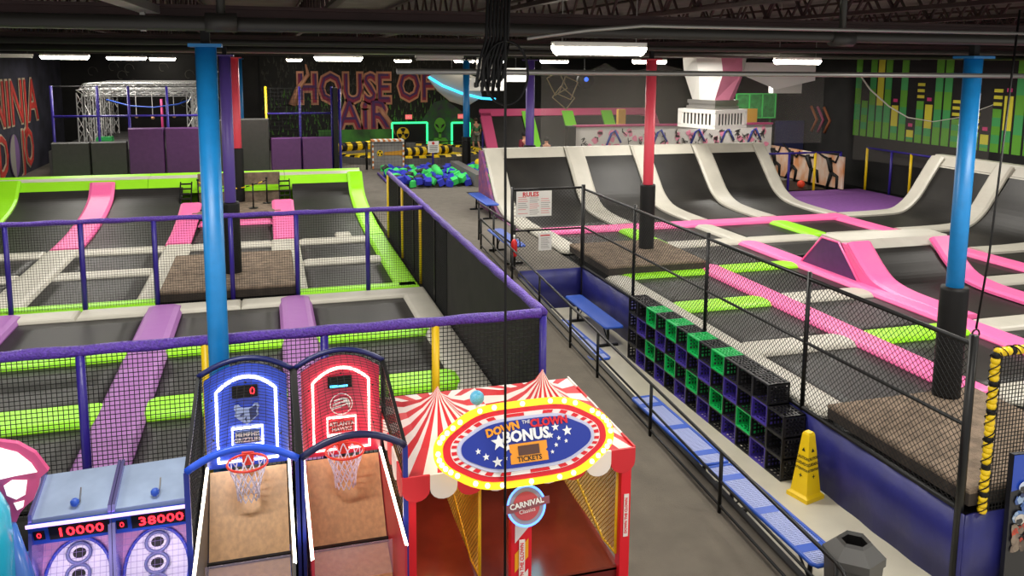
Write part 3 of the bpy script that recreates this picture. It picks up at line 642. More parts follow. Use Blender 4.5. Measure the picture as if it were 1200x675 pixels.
def pipe(pts, r, m, label, name='pipe', cat='pipe', couple=()):
    if not couple: return tag(MB().tube(pts, r, 10).build(name, m), label, cat)
    t = thing(name, label, cat, pts[0]); MB().tube(pts, r, 12).build('pipe_run', m, t)
    for x, y, z in couple:
        MB().tube([(x-.13, y, z), (x+.13, y, z)], r*1.35, 12).build('coupling', m, t)
        MB().tube([(x, y, z), (x, y, 6.57)], r*.62, 10).build('riser', m, t)
    return t
pipe([(-9, 7.6, 5.53), (21, 7.6, 5.49)], .062, M_pipe, 'thick black pipe running crosswise nearest the camera, with clamp couplings', couple=((-.35, 7.6, 5.53), (5.9, 7.6, 5.49)))
pipe([(-9, 12.2, 5.46), (21, 12.2, 5.46)], .045, M_pipe, 'black pipe running crosswise just behind the thick near pipe')
pipe([(-9, 17.3, 5.45), (21, 17.3, 5.45)], .07, M_pipe, 'dark pipe running crosswise above the coral red column')
pipe([(-9, 23.0, 5.48), (21, 23.0, 5.48)], .06, M_cond, 'pale pipe running crosswise above the rear of the courts')
pipe([(-9, 29.5, 5.5), (21, 29.5, 5.5)], .08, M_pipe, 'dark pipe running crosswise above the foam pits')
pipe([(1.2, 7.95, 5.12), (12, 7.95, 5.09)], .028, M_cond, 'bright galvanised conduit crossing just above the near blue column', 'conduit', 'conduit')
pipe([(2.2, 7.0, 5.42), (2.75, 7.0, 5.5), (3.3, 7.0, 5.55), (10, 7.0, 5.56)], .018, M_cond, 'thin galvanised conduit with an angled left end near the camera', 'conduit', 'conduit')
pipe([(-9, 12.0, 5.62), (-1, 12.0, 5.62)], .02, M_cond, 'thin galvanised conduit at the top left of the ceiling', 'conduit', 'conduit')
t = thing('strut_channel', 'grey strut channel running lengthwise at the upper left of the ceiling', 'channel', (-1.0, 7, 5.62))
MB().add([(-1.15, 4.2, 5.61), (-1.0, 4.2, 5.61), (-.87, 7.95, 5.61), (-1.02, 7.95, 5.61), (-1.15, 4.2, 5.68), (-1.0, 4.2, 5.68), (-.87, 7.95, 5.68), (-1.02, 7.95, 5.68)], [(3,2,1,0),(4,5,6,7),(0,1,5,4),(1,2,6,5),(2,3,7,6),(3,0,4,7)]).build('channel', M_cond, t)
MB().bar((-.98, 7.7, 5.45), (-.98, 7.7, 5.62), .04).build('bracket', M_cond, t)
for i, (x, y, l, lab, on) in enumerate((
  (3.95, 9.6, 1.22, 'largest and nearest lit tube light, right of the hanging black cables', 1),
  (1.83, 22.2, 1.22, 'bright lit tube light above the graffiti lettering', 1),
  (-5.68, 27.5, 1.3, 'leftmost lit tube light of the pair above the ninja wall', 1),
  (-5.1, 35.0, 1.4, 'right lit tube light of the pair above the ninja wall', 1),
  (-4.5, 41.2, 1.1, 'small far lit tube light left of the thick blue column', 1),
  (1.3, 40.5, .7, 'small far lit tube light left of the graffiti lettering', 1),
  (6.25, 39.5, .8, 'small far lit tube light above the right end of the graffiti lettering', 1),
  (9.0, 38.5, .95, 'small far lit tube light above the far blue column', 1),
  (11.2, 39.8, .35, 'tiny far light seen behind the hanging cable loop', 1),
  (11.67, 33.3, 1.22, 'lit tube light just below the largest one, above the violet column', 1),
  (12.25, 25.4, 1.22, 'lit tube light directly above the coral red column', 1),
  (11.8, 16.7, 1.22, 'lit tube light at upper right above the dodgeball corner', 1),
  (4.2, 20.7, 1.22, 'unlit white tube light right of the graffiti lettering', 0),
  (-7.6, 28.9, 1.5, 'dim tube light in the upper left corner', 0))):
    z = 5.38 if y < 15 else 5.3; t = thing('tube_light', lab, 'light', (x, y, z))
    MB().box((x-l/2, y-.06, z+.03), (x+l/2, y+.06, z+.09)).build('housing', M_white, t)
    MB().tube([(x-l/2+.02, y, z-.02), (x-l/2+.05, y, z), (x+l/2-.05, y, z), (x+l/2-.02, y, z-.02)], .068 if on else .03, 12).build('tube', M_tube if on else M_white, t)  # lit tubes are drawn thicker than unlit ones, putting their bloom into the shape
    for s in (-.4, .4): MB().bar((x+s*l, y, z+.09), (x+s*l, y, 6.62), .008).build('hanger', M_cond, t)
# the lamps' light: one downward area light below each real fixture row, seen and unseen fixtures alike
def lamp(x, y, wd=1.2, e=LAMP_W, z=5.3, h=.25):
    l = bpy.data.lights.new('tube_light_glow', 'AREA'); l.shape = 'RECTANGLE'; l.size = wd; l.size_y = h; l.energy = e; l.color = (1, .955, .88)
    o = bpy.data.objects.new('tube_light_glow', l); col.objects.link(o); o.location = (x, y, z)
for x in (-5.5, 3.95, 11.8):
    for y in (3.2, 9.6, 16.3, 22.5, 29.5, 36.5): lamp(x, y+(.0 if x > 0 else -.8), 2.0, LAMP_W*(1.0 if y > 5 else .8))
for x in (-.8, 8.2):
    for y in (6.0, 12.9, 20, 27): lamp(x, y, 2.0, LAMP_W*.9)
for y in (12.5, 19.5, 27): lamp(17.0, y, 2.0, LAMP_W)

# ------------------------------------------------------------------ hanging cables near the camera
pipe([(1.72, 6.0, 6.4), (1.715, 6.0, 5.3), (1.73, 6.0, 3.2), (1.74, 6.0, .9)], .0105, M_blk, 'single straight black cable hanging from ceiling to floor in the middle', 'cable', 'cable')
t = thing('cable_bundle', 'black cable coil and bundle hanging from the ceiling near the middle', 'cable', (1.7, 6.1, 5.2))
MB().tube([(1.75+.175*math.sin(a)*1.0, 6.1, 5.13+.24*math.cos(a)) for a in [2*PI*k/32 for k in range(32)]], .0095, 8, closed=True).build('cable_loop', M_blk, t)
for k in range(7):
    x = 1.55+.028*k; MB().tube([(x+.08, 6.12, 6.3), (x+.05, 6.12, 5.38), (x, 6.12, 5.22), (x-.03+.02*(k % 3), 6.12, 5.02-.03*(k % 3)), (x+.015, 6.13, 5.1), (x+.06, 6.13, 5.36)], .012, 6).build('cable_strand', M_blk, t)
pipe([(7.62, 7, 5.8), (7.5, 7, 3.16), (7.41, 7, 2.35)], .012, M_blk, 'black cord hanging down to the top of the yellow wrapped net post', 'cord', 'cord')
t = thing('cord_hook', 'small black hook and ring at the end of the cord above the net', 'hook', (7.41, 7, 2.25)); MB().tube([(7.41+.05*math.cos(a), 7, 2.29+.05*math.sin(a)) for a in [2*PI*k/12 for k in range(12)]], .01, 6, closed=True).build('ring', M_blkm, t)

# ------------------------------------------------------------------ murals on the walls
M_outl = mat('mural_tan', 'B98468', .8, noise=.15, nscale=2); M_fill = mat('mural_wine', '74264A', .8, nscale=1.5, hx2='99303C'); M_fill2 = mat('mural_plum', '4A2A5C', .8)
t = thing('wall_mural', 'graffiti lettering mural on a black wall with green scratches above the striped arena', 'mural', (5.3, 42.45, 1))
bk = MB(); rs = random.Random(3)
MB().box((-.3, 42.44, .9), (10.6, 42.49, 5.6)).build('mural_ground', mat('mural_black', '141413', .85), t)
mg = MB(); mh = MB()
for k in range(900):
    x = rs.uniform(-.2, 8.9); z = rs.uniform(1.0, 5.3); h = rs.uniform(.12, .4); b = mg if z < 3.6 and rs.random() < .75 else mh
    b.add([(x-.03, 42.43, z), (x+.03, 42.43, z), (x+rs.uniform(-.08, .08), 42.43, z+h)], [(0, 1, 2)])
mg.build('green_scratches', mat('mural_green', '3E6B22', .8), t)['kind'] = 'stuff'; mh.build('grey_scratches', mat('mural_grey', '35352F', .8), t)['kind'] = 'stuff'
def graf(body, x, z, sz, sx=1.0):
    text(body, sz, FY(x, 42.40, z), M_outl, t, 'letter_outline', .003, bold=sz*.075, sx=sx)
    text(body, sz, FY(x, 42.37, z), M_fill, t, 'letter_fill', .003, bold=sz*.02, sx=sx)
    text(body, sz*.98, FY(x+.02, 42.35, z+.08), M_fill2, t, 'letter_shade', .002, bold=-sz*.012, sx=sx)
graf('HOUSE', 3.75, 3.85, 2.0, .72); graf('OF', 7.35, 3.95, 2.0, .72); graf('AiR', 4.7, 2.45, 2.1, .85)
mb = MB(); mb.tube([(1.2, 42.38, 3.1), (1.5, 42.38, 3.9), (2.0, 42.38, 4.6), (1.9, 42.38, 5.1)], [.2, .14, .1, .04], 6); mb.tube([(5.5, 42.38, 2.9), (6.0, 42.38, 2.2), (6.3, 42.38, 1.5)], [.14, .12, .05], 6); mb.build('flourish', M_outl, t)
mgc = MB(); mgc.prism([(6.8, 1.0), (8.3, 3.2), (8.9, 3.35), (10.5, 2.2), (10.6, 1.0)], FY(0, 42.42, 0), .01); mgc.build('green_hill', mat('mural_hill', '2F5C2A', .8, nscale=2.5, hx2='3A3342'), t)
# painted alien
al = thing('alien_painting', 'green painted alien with black eyes on the far wall', 'mural', (8.55, 42.36, .9))
mb = MB(); A = FY(8.6, 42.38, 0); mb.prism([(.30*math.sin(a)*(1 if math.cos(a) > 0 else 1-.5*abs(math.cos(a))), 1.98+.42*math.cos(a)) for a in [2*PI*k/28 for k in range(28)]], A, .03)
mb.prism([(-.07, 1.3), (.07, 1.3), (.07, 1.65), (-.07, 1.65)], A, .03); mb.prism([(-.3, 1.35), (.3, 1.35), (.42, 1.2), (.42, .7), (.33, .7), (.28, 1.15), (.2, .5), (-.2, .5), (-.28, 1.1), (-.9, 1.25), (-.9, 1.15), (-.35, .98)], A, .03)
mb.build('body', mat('alien_green', '5FA832', .7), al)
for s in (-1, 1): MB().prism([(s*.05, 1.83), (s*.22, 1.98), (s*.24, 2.1), (s*.1, 2.02)][::s], FY(8.6, 42.35, 0), .02).build('eye', M_txt_k, al)
for x0, x1, z1, lab in ((6.1, 7.92, 2.16, 'left neon green door frame on the far wall with radiation sign'), (9.22, 10.17, 2.13, 'right neon green door frame behind the far blue column')):
    t = thing('neon_frame', lab, 'door frame', ((x0+x1)/2, 42.3, D)); mb = MB()
    for p, q in (((x0, 42.3, D), (x0, 42.3, z1)), ((x0, 42.3, z1), (x1, 42.3, z1)), ((x1, 42.3, z1), (x1, 42.3, D))): mb.bar(p, q, .09)
    mb.build('neon_tube', mat('neon_green', '2EE67E', .4, emit=1.3), t)
    MB().box((x0+.05, 42.33, D), (x1-.05, 42.36, z1-.05)).build('dark_opening', M_blk, t)
t = thing('radiation_sign', 'round yellow and black radiation sign on the far wall', 'sign', (6.65, 42.25, 1.3))
MB().prism(circ(.32, 24), FY(6.65, 42.27, 1.62), .02).build('disc', M_yel, t); mb = MB(); mb.prism(circ(.06, 12), FY(6.65, 42.22, 1.62), .02)
for k in range(3):
    a = PI/2+2*PI*k/3; mb.prism([(.1*math.cos(a-.5), .1*math.sin(a-.5)), (.29*math.cos(a-.5), .29*math.sin(a-.5)), (.29*math.cos(a), .29*math.sin(a)), (.29*math.cos(a+.5), .29*math.sin(a+.5)), (.1*math.cos(a+.5), .1*math.sin(a+.5))], FY(6.65, 42.22, 1.62), .02)
mb.build('trefoil', M_blk, t)
for x, lab in ((6.95, 'left'), (9.7, 'right')):
    t = thing('exit_sign', f'{lab} of the two small red exit signs above the neon frames', 'sign', (x, 42.2, 2.4)); MB().box((x-.17, 42.2, 2.35), (x+.17, 42.26, 2.58)).build('box', mat('exit_box', 'E86A6A', .5, emit=.5), t); text('EXIT', .14, FY(x, 42.19, 2.46), M_txt_w, t)
# ninja lettering on the left wall
t = thing('wall_mural', 'red graffiti lettering with a yin yang on the left wall', 'mural', (-8.98, 34, 1))
WL = lambda y, z: frame((-8.97, y, z), (0, 1, 0), (0, 0, 1))
M_nr = mat('mural_red', 'C23A30', .8, noise=.15); M_no = mat('mural_cream', 'C9B79A', .8)
for body, y, z, sz, sx in (('NINJA', 34.9, 3.55, 2.35, .95), ('D', 32.9, 1.75, 2.1, .8), ('JO', 36.1, 1.75, 2.1, .75)):
    text(body, sz, WL(y, z), M_no, t, 'letter_outline', .003, bold=.08, sx=sx); o = text(body, sz, WL(y, z) @ Matrix.Translation((0, 0, .03)), M_nr, t, 'letter_fill', .003, bold=.01, sx=sx)
mb = MB(); mb.prism([(x*.75, y) for x, y in circ(.8, 28)], WL(34.3, 1.7), .02); mb.build('yin_yang', mat('mural_lavender', '7A5A8C', .8), t)
mb = MB(); mb.prism([(.6*math.cos(a), .8*math.sin(a)) for a in [PI/2+PI*k/14 for k in range(15)]], WL(34.3, 1.7) @ Matrix.Translation((0, 0, .025)), .01); mb.build('yin_half', mat('mural_silver', '9A958C', .8), t)
mb = MB()
for k in range(26):
    x = rs.uniform(-8.2, -1.5); z = rs.uniform(3.2, 4.9); q = [(x+.25*math.cos(a)*(1-a/9), 42.42, z+.3*math.sin(a)*(1-a/9)) for a in [j*.7 for j in range(8)]]; mb.tube(q, .016, 4)
tag(mb.build('chalk_scribbles', mat('chalk_grey', '55534C', .9)), 'faint grey chalk scribbles on the black wall above the truss rig', 'mural')
# equaliser mural on the right wall
t = thing('wall_mural', 'green, yellow and pink equaliser bars painted on the right black wall', 'mural', (20.97, 22, 2.6)); eg = MB(); ey = MB(); ep = MB(); eg2 = MB()
heights = [5, 1.3, 9, 3.0, 9, 1.2, 9, .4, 1.4, 1.3, 9, 9, .9, 1.6, .55, .5, 1.3, 1.7, 9, 2, 1.2, 2.2, 9, 9]
yw = [0, 0, 2, 1, 0, 1, 0, 1, 2, 1, 0, 0, 2, 1, 2, 1, 2, 1, 0, 1, 2, 1, 0, 0]
y = 26.3
for k, hh in enumerate(heights):
    z0 = 2.66; h = min(hh, 2.9); wdt = .30; x = 20.98; y -= .385
    b = eg if yw[k] != 1 else ey
    nseg = 5
    for q in range(nseg):
        bb = b if yw[k] == 1 and q >= 2 else (eg if q % 2 == 0 else eg2)
        bb.box((x, y-wdt/2, z0+h*q/nseg), (x+.02, y+wdt/2, z0+h*(q+1)/nseg))
    if yw[k] == 1: ep.box((x, y-.09, z0+h+.12), (x+.02, y+.09, z0+h+.23))
    if yw[k] == 2:
        for q in range(3): ey.box((x, y-wdt/2, z0+h+.1+.2*q), (x+.02, y+wdt/2, z0+h+.2+.2*q))
eg.build('green_bars', mat('mural_bar_green', '62A832', .8), t); eg2.build('mint_bars', mat('mural_bar_mint', '45A35A', .8), t); ey.build('yellow_bars', mat('mural_bar_yellow', 'D6CF3C', .8), t); ep.build('pink_blocks', mat('mural_bar_pink', 'D03A78', .8), t)

# ------------------------------------------------------------------ rear left: pads, posts, truss rig
for x0, x1, zt, m, lab in ((-6.2, -5.15, 2.77, M_dgrey, 'charcoal wall pad nearest the ninja lettering'), (-5.13, -4.12, 2.77, M_dgrey, 'charcoal wall pad left of the purple ones'),
   (-4.08, -3.06, 3.17, M_dpurp, 'dark purple wall pad left of the blue column'), (-3.03, -2.0, 3.17, M_dpurp, 'dark purple wall pad just left behind the blue column'),
   (-1.95, -1.05, 3.4, M_dgrey, 'tall charcoal wall pad right of the thick blue column'), (-1.0, .05, 3.42, M_dgrey, 'tall charcoal wall pad right of the red column'),
   (.08, 1.03, 2.8, M_dpurp, 'dark purple wall pad right of the tall charcoal pads'), (1.05, 2.0, 2.8, M_dpurp, 'dark purple wall pad next to the black post')):
    o = MB().pad(0, x1-x0, 0, zt-1.0, 0, .25, bv=.03); 
    M = frame((x0, 27.62, 1.0), (1, 0, 0), (0, 0, 1)); o.v = [M @ v for v in o.v]; tag(o.build('wall_pad', m), lab, 'wall pad', 'rear wall pads')
t = thing('pipe_barrier', 'violet pipe frame above the rear wall pads on the left', 'frame', (-4, 27.8, 2.7))
for x in (-6.2, -4.95, -4.08, -2.98): MB().bar((x, 27.9, D), (x, 27.9, 4.44), .08, 8).build('post', M_violet, t)
MB().bar((-6.2, 27.9, 3.52), (-1.95, 27.9, 3.52), .07, 8).build('rail', M_violet, t); MB().bar((-6.2, 27.9, 4.42), (-1.5, 27.9, 4.42), .03, 6).build('rail', M_blk, t)
MB().bar((-1.93, 27.9, 3.4), (-1.93, 27.9, 4.44), .08, 8).build('post', M_yel, t)
t = thing('pipe_barrier', 'violet pipe frame above the rear wall pads under the graffiti lettering', 'frame', (1, 27.8, 2.7))
for x, m, z in ((-.02, M_yel, 3.4), (1.03, M_violet, 2.7), (2.05, M_violet, 2.7)): MB().bar((x, 27.9, D), (x, 27.9, 4.42), .08, 8).build('post', m, t)
MB().bar((0, 27.9, 3.55), (2.05, 27.9, 3.55), .07, 8).build('rail', M_violet, t)
lattice(MB(), (0, 27.8, 2.8), (1, 0, 0), (0, 0, 1), 2.05, 1.6, .12, .008, False).build('net', M_net, t)
t = thing('padded_post', 'tall black padded post edged in violet at the end of the rear pads', 'post', (2.2, 27.7, D)); MB().box((2.08, 27.6, D), (2.22, 28.2, 4.38)).build('black_padding', M_blk, t); MB().bar((2.28, 27.66, D), (2.28, 27.66, 4.34), .1, 8).build('violet_pipe', M_violet, t)
def truss(mb, p, q, s=.16, wd=.035):
    p = Vector(p); q = Vector(q); d = (q-p); L = d.length; d.normalize(); a = d.orthogonal().normalized(); b = d.cross(a)
    cs = [a*s+b*s, a*s-b*s, -a*s-b*s, -a*s+b*s]
    for c in cs: mb.bar(p+c, q+c, wd)
    n = max(2, int(L/.42))
    for i in range(n):
        for j in range(4):
            c0_, c1_ = cs[j], cs[(j+1) % 4]
            if i % 2: c0_, c1_ = c1_, c0_
            mb.bar(p+d*(L*i/n)+c0_, p+d*(L*(i+1)/n)+c1_, wd*.55)
t = thing('truss_rig', 'white aluminium truss rig of the obstacle course beyond the rear pads', 'truss rig', (-4.6, 37, D))
for x in (-6.6, -2.75):
    for y in (34.5, 36.5, 38.5, 40.5): mb = MB(); truss(mb, (x, y, D), (x, y, 4.0)); mb.build('truss_leg', M_alu, t)
for y in (34.5, 36.5, 38.5, 40.5): mb = MB(); truss(mb, (-6.6, y, 4.1), (-2.75, y, 4.1)); mb.build('cross_truss', M_alu, t)
for x in (-6.6, -2.75): mb = MB(); truss(mb, (x, 34.5, 4.1), (x, 40.5, 4.1)); mb.build('side_truss', M_alu, t)
tag(MB().bar((-4.05, 36, D), (-4.05, 36, 3.7), .1, 8).build('climbing_pole', mat('magenta_pole', 'B02668', .5)), 'magenta climbing pole inside the truss rig', 'pole')
o = MB().pad(-6.0, -5.45, 33.0, 33.5, 2.0, .45, bv=.03); tag(o.build('foam_block', mat('green_foam', '2DA552', .8)), 'green block standing on the ledge before the truss rig', 'block')
sbox('floor', (-7.5, 32.8, D), (-2.2, 41.5, 2.0), M_dgrey)
for k, (x, z) in enumerate(((-5.0, 3.0), (-4.4, 2.95), (-3.6, 3.0))):
    t = thing('hanging_grip', 'short rope with wooden grip hanging in the truss rig', 'grip', (x, 36, z), 'hanging grips in the truss rig'); MB().bar((x, 36, z), (x, 36, 4.0), .02).build('rope', M_white, t); MB().sphere((x, 36, z), .07, 8).build('grip', M_wood, t)
tag(MB().tube([(-6.0, 35.6, 3.7), (-5.2, 35.6, 3.45), (-4.3, 35.6, 3.38), (-3.4, 35.6, 3.5), (-2.9, 35.6, 3.7)], .03, 6).build('net_rope', M_bluepl), 'blue rope sagging across the truss rig', 'rope')

# ------------------------------------------------------------------ foam pits
pitx = [(4.2, 6.95, 28.4, 32.3, 'left'), (7.45, 9.0, 28.4, 32.3, 'right')]
tag(MB().bar((4.1, 28.3, D+.05), (4.1, 32.4, D+.05), .1, 8).build('edge_tube', M_violetw), 'violet foam tube along the left edge of the foam pit', 'edge tube')
cube = MB().pad(-.11, .11, -.11, .11, -.11, .22, bv=.01).build('foam_cube', mat('foam_blue', '2C35B8', .8), origin=(0, 0, 0))
cubeg = MB().pad(-.11, .11, -.11, .11, -.11, .22, bv=.01).build('foam_cube', mat('foam_green', '3ED265', .8), origin=(0, 0, 0))
cubek = MB().pad(-.11, .11, -.11, .11, -.11, .22, bv=.01).build('foam_cube', mat('foam_black', '2B2A2C', .8), origin=(0, 0, 0))
pr = {'blue': cube, 'green': cubeg, 'black': cubek}; used = {}
for x0, x1, y0, y1, side in pitx:
    n = 0
    nx = int((x1-x0)/.25); ny = int((y1-y0)/.25)
    for i in range(nx):
        for j in range(ny):
            r_ = rs.random(); c = 'blue' if r_ < .5 else ('green' if r_ < .85 else 'black')
            o = pr[c] if c not in used else pr[c].copy()
            if c in used: col.objects.link(o)
            used[c] = 1; o.location = (x0+(i+.5)*.25+rs.uniform(-.05, .05), y0+(j+.5)*.25+rs.uniform(-.05, .05), D+.12+rs.uniform(-.02, .2))
            o.rotation_euler = (rs.uniform(0, 1.5), rs.uniform(0, 1.5), rs.uniform(0, 1.5))
            tag(o, f'{c} foam cube heaped in the {side} foam pit', 'foam cube', f'{c} foam cubes in the {side} pit')
o = MB().add([(6.97, 28.2, D), (7.43, 28.2, D), (7.43, 32.6, D), (6.97, 32.6, D), (7.03, 28.2, 1.3), (7.37, 28.2, 1.3), (7.37, 32.6, 1.3), (7.03, 32.6, 1.3)], [(3,2,1,0),(4,5,6,7),(0,1,5,4),(1,2,6,5),(2,3,7,6),(3,0,4,7)])
tag(o.build('divider_pad', mat('warm_grey_pad', '6A6764', .7)), 'long grey padded divider between the two foam pits', 'pad')
for x, y, r, m, lab in ((8.0, 31.8, .15, M_yel, 'yellow ball resting at the back of the right foam pit'),): tag(MB().sphere((x, y, 1.3), r).build('ball', m), lab, 'ball')
t = thing('foam_roller', 'green foam roller lying among the cubes of the left foam pit', 'foam roller', (5.9, 29.5, 1.2)); MB().tube([(5.85, 28.9, 1.28), (5.95, 30.3, 1.34)], .13, 10).build('roller', mat('foam_green', '3ED265'), t)
t = thing('foam_roller', 'violet foam roller lying among the cubes of the right foam pit', 'foam roller', (8.35, 30, 1.2)); MB().tube([(8.2, 29.6, 1.28), (8.5, 30.8, 1.34)], .13, 10).build('roller', mat('violet_plastic', '46359A'), t)

# ------------------------------------------------------------------ striped arena with sweeping arms
t = thing('sweeper_arena', 'round padded arena with yellow and black striped rim', 'arena', (6.2, 37.6, D)); cx, cy, RR = 6.2, 37.9, 3.3
mb = MB(); N = 72
for k in range(N):
    a0, a1 = 2*PI*k/N, 2*PI*(k+1)/N; P = []
    for a in (a0, a1): P.append([(cx+(RR+dr)*math.cos(a), cy+(RR+dr)*.85*math.sin(a), D+z) for dr, z in ((.18, 0), (.18, .3), (.1, .38), (-.12, .38), (-.18, .3), (-.18, 0))])
    for s, mi in ((0, 2), (1, k % 2), (2, k % 2), (3, k % 2), (4, 2)): mb.add([P[0][s], P[0][s+1], P[1][s+1], P[1][s]], [(0, 1, 2, 3)], mi)
mb.build('rim', [M_yel, M_blk, mat('warm_grey_pad', '6A6764')], t)
MB().prism([(cx+(RR-.15)*math.cos(2*PI*k/48), cy+(RR-.15)*.85*math.sin(2*PI*k/48)) for k in range(48)], Matrix.Translation((0, 0, D)), .05).build('landing_mat', mat('arena_yellow', 'E6C414', .5), t)
MB().bar((cx, cy, D+.05), (cx, cy, D+.7), .7, 16).build('hub', M_dgrey, t)
for z, (xa, ya), (xb, yb) in ((1.62, (2.7, 35.6), (5.9, 37.5)), (1.35, (5.4, 35.6), (7.9, 36.6))):
    n = 14; p = Vector((xa, ya, z)); q = Vector((xb, yb, z)); mb = MB()
    for k in range(n): mb.bar(p+(q-p)*k/n, p+(q-p)*(k+1)/n, .38, 10, mi=k % 2)
    mb.build('sweeper_arm', [M_yel, M_blk], t)
for k in range(9):
    a = .25+k*.32; x, y = cx+4.1*math.cos(a), cy+3.6*math.sin(a)
tag(MB().box((2.4, 41.6, D), (6.0, 41.75, 1.9)).build('arena_backdrop', mat('arena_green', '3F7F2A', .7, nscale=1.2, hx2='1D3A1A')), 'painted green panel behind the left side of the striped arena', 'panel')
t = thing('control_booth', 'grey control booth with hazard sign in front of the striped arena', 'booth', (4.75, 35.0, D))
MB().box((4.1, 34.2, D), (5.42, 34.8, 1.98)).build('cabinet', mat('booth_grey', '84827E', .6, noise=.12, nscale=3), t)
mb = MB()
for k in range(12): mb.box((4.1+.11*k, 34.17, 1.98), (4.21+.11*k, 34.8, 2.04), mi=k % 2)
for x in (4.1, 5.36):
    for k in range(10): mb.box((x, 34.17, D+.11*k), (x+.06, 34.2, D+.11*(k+1)), mi=k % 2)
mb.build('striped_edge', [mat('hazard_orange', 'C9762E', .6), M_white], t)
MB().prism(circ(.13, 20), FY(4.42, 34.19, 1.5), .01).build('hazard_disc', M_yel, t)
mb = MB()
for k in range(3): a = PI/2+2*PI*k/3; mb.prism([(0.02*math.cos(a), .02*math.sin(a)), (.12*math.cos(a-.5), .12*math.sin(a-.5)), (.12*math.cos(a+.5), .12*math.sin(a+.5))], FY(4.42, 34.175, 1.5), .008)
mb.build('hazard_trefoil', M_blk, t)
MB().prism([(-.35, -.05), (-.3, .05), (.3, .09), (.42, .13), (.42, -.13), (.3, -.09), (-.3, -.08)], FY(4.92, 34.18, 1.5), .01).build('rocket_emblem', mat('rocket_gold', 'C98F22', .5), t)
t = thing('netting_fence', 'fine black netting fence with posts in front of the striped arena', 'netting fence', (6, 34, D))
for x, z in ((3.85, 2.0), (6.6, 1.95), (8.75, 2.35), (10.1, 2.3)): MB().bar((x, 34.0, D), (x, 34.0, z), .1 if x < 4 else .08, 8).build('post', M_blkm if x < 4 else M_violet, t)
MB().bar((2.9, 34.0, 1.95), (10.1, 34.0, 1.95), .035, 6).build('rail', M_blk, t); lattice(MB(), (2.9, 34, D), (1, 0, 0), (0, 0, 1), 7.2, 1.08, .14, .004, False).build('net', M_net, t)
t = thing('notice_sign', 'small white notice sign on the arena fence', 'sign', (6.62, 33.9, 1.5)); MB().box((6.38, 33.93, 1.5), (6.84, 33.965, 1.98)).build('board', M_white, t); MB().prism(circ(.06, 12), FY(6.6, 33.92, 1.9), .005).build('red_symbol', M_txt_r, t)
mb = MB(); [mb.box((6.44, 33.92, 1.56+.055*k), (6.78, 33.926, 1.58+.055*k)) for k in range(5)]; mb.build('printed_lines', M_txt_k, t)
tag(MB().box((8.9, 33.4, D), (10.4, 33.7, D+.06)).build('step_edge', M_yel), 'yellow edge strip on the floor right of the arena', 'floor strip')

# ------------------------------------------------------------------ rear right: pink framed wedge, graffiti wall, players, net curtain
t = thing('sloped_trampoline', 'distant dark sloped trampoline wall with pink frame and lime strips', 'trampoline wall', (12.5, 33, D))
def slab(mb, x0, x1, f0, f1, off, mi=0):   # along the slope from (y 31.5,z .95) to (y 33.6,z 3.3)
    S = lambda f: Vector((0, 31.6+2.0*f, .95+2.3*f)); n = Vector((0, -.75, .65))*off
    a, b = S(f0)+n, S(f1)+n; dd = Vector((0, -.03, .025))
    mb.add([(x0, a.y, a.z), (x1, a.y, a.z), (x1, b.y, b.z), (x0, b.y, b.z)]+[(x0, a.y+.1, a.z-.09), (x1, a.y+.1, a.z-.09), (x1, b.y+.1, b.z-.09), (x0, b.y+.1, b.z-.09)], [(0,1,2,3),(7,6,5,4),(0,4,5,1),(1,5,6,2),(2,6,7,3),(3,7,4,0)], mi)
for i in range(4): mb = MB(); slab(mb, 8.9+1.75*i, 10.5+1.75*i, .05, .92, 0); mb.build('bed', M_bed, t)
M_dpk = mat('deep_pink_vinyl', 'B8446C', .5)
mb = MB(); slab(mb, 8.5, 16.4, .9, 1.02, .04); slab(mb, 8.5, 8.95, 0, .95, .04); slab(mb, 16.0, 16.5, 0, .95, .04); slab(mb, 8.5, 16.4, -.03, .06, .04); mb.build('pink_frame', M_dpk, t)
for i in range(3): mb = MB(); slab(mb, 10.3+1.8*i, 10.8+1.8*i, .0, .97, .07); mb.build('lime_strip', mat('lime_dim', '6FBF22', .5), t)
t = thing('graffiti_wall', 'low white wall with pink splashes, black scribbles and blue peaks', 'mural', (14.5, 28.6, D))
MB().box((10.9, 28.6, D), (19.2, 28.75, 2.9)).build('board', mat('graffiti_white', 'CFCAC4', .7), t); MB().box((10.85, 28.52, 2.9), (19.2, 28.8, 2.97)).build('magenta_cap', mat('magenta_cap', '9A2E5C', .6), t)
MB().box((10.55, 28.45, D), (10.85, 28.8, 2.95)).build('black_end_post', M_blk, t)
mp = MB(); mk = MB(); mbl = MB()
for k in range(46):
    x = 11.1+7.9*rs.random(); z = rs.uniform(2.1, 2.75); mp.prism([(rs.uniform(.06, .16)*math.cos(2*PI*q/7), rs.uniform(.06, .16)*math.sin(2*PI*q/7)) for q in range(7)], FY(x, 28.59, z), .008)
for k in range(50):
    x = 11.2+7.7*rs.random(); z = rs.uniform(2.1, 2.7); mk.tube([(x+rs.uniform(-.12, .12), 28.57, z+rs.uniform(-.15, .15)) for q in range(4)], .018, 4)
for x in (12.4, 14.3, 15.9, 17.2, 18.4): mbl.tube([(x-.28, 28.56, 2.2), (x-.1, 28.56, 2.65), (x+.05, 28.56, 2.75), (x+.3, 28.56, 2.3)], .045, 5)
mp.build('pink_splashes', mat('splash_pink', 'E58AA4', .7), t); mk.build('black_scribbles', M_txt_k, t); mbl.build('blue_peaks', mat('peak_blue', '2E3F9E', .7), t)
t = thing('player_mural', 'orange washed panels with black leaping ball player silhouettes on the right wall', 'mural', (19.3, 26.5, D))
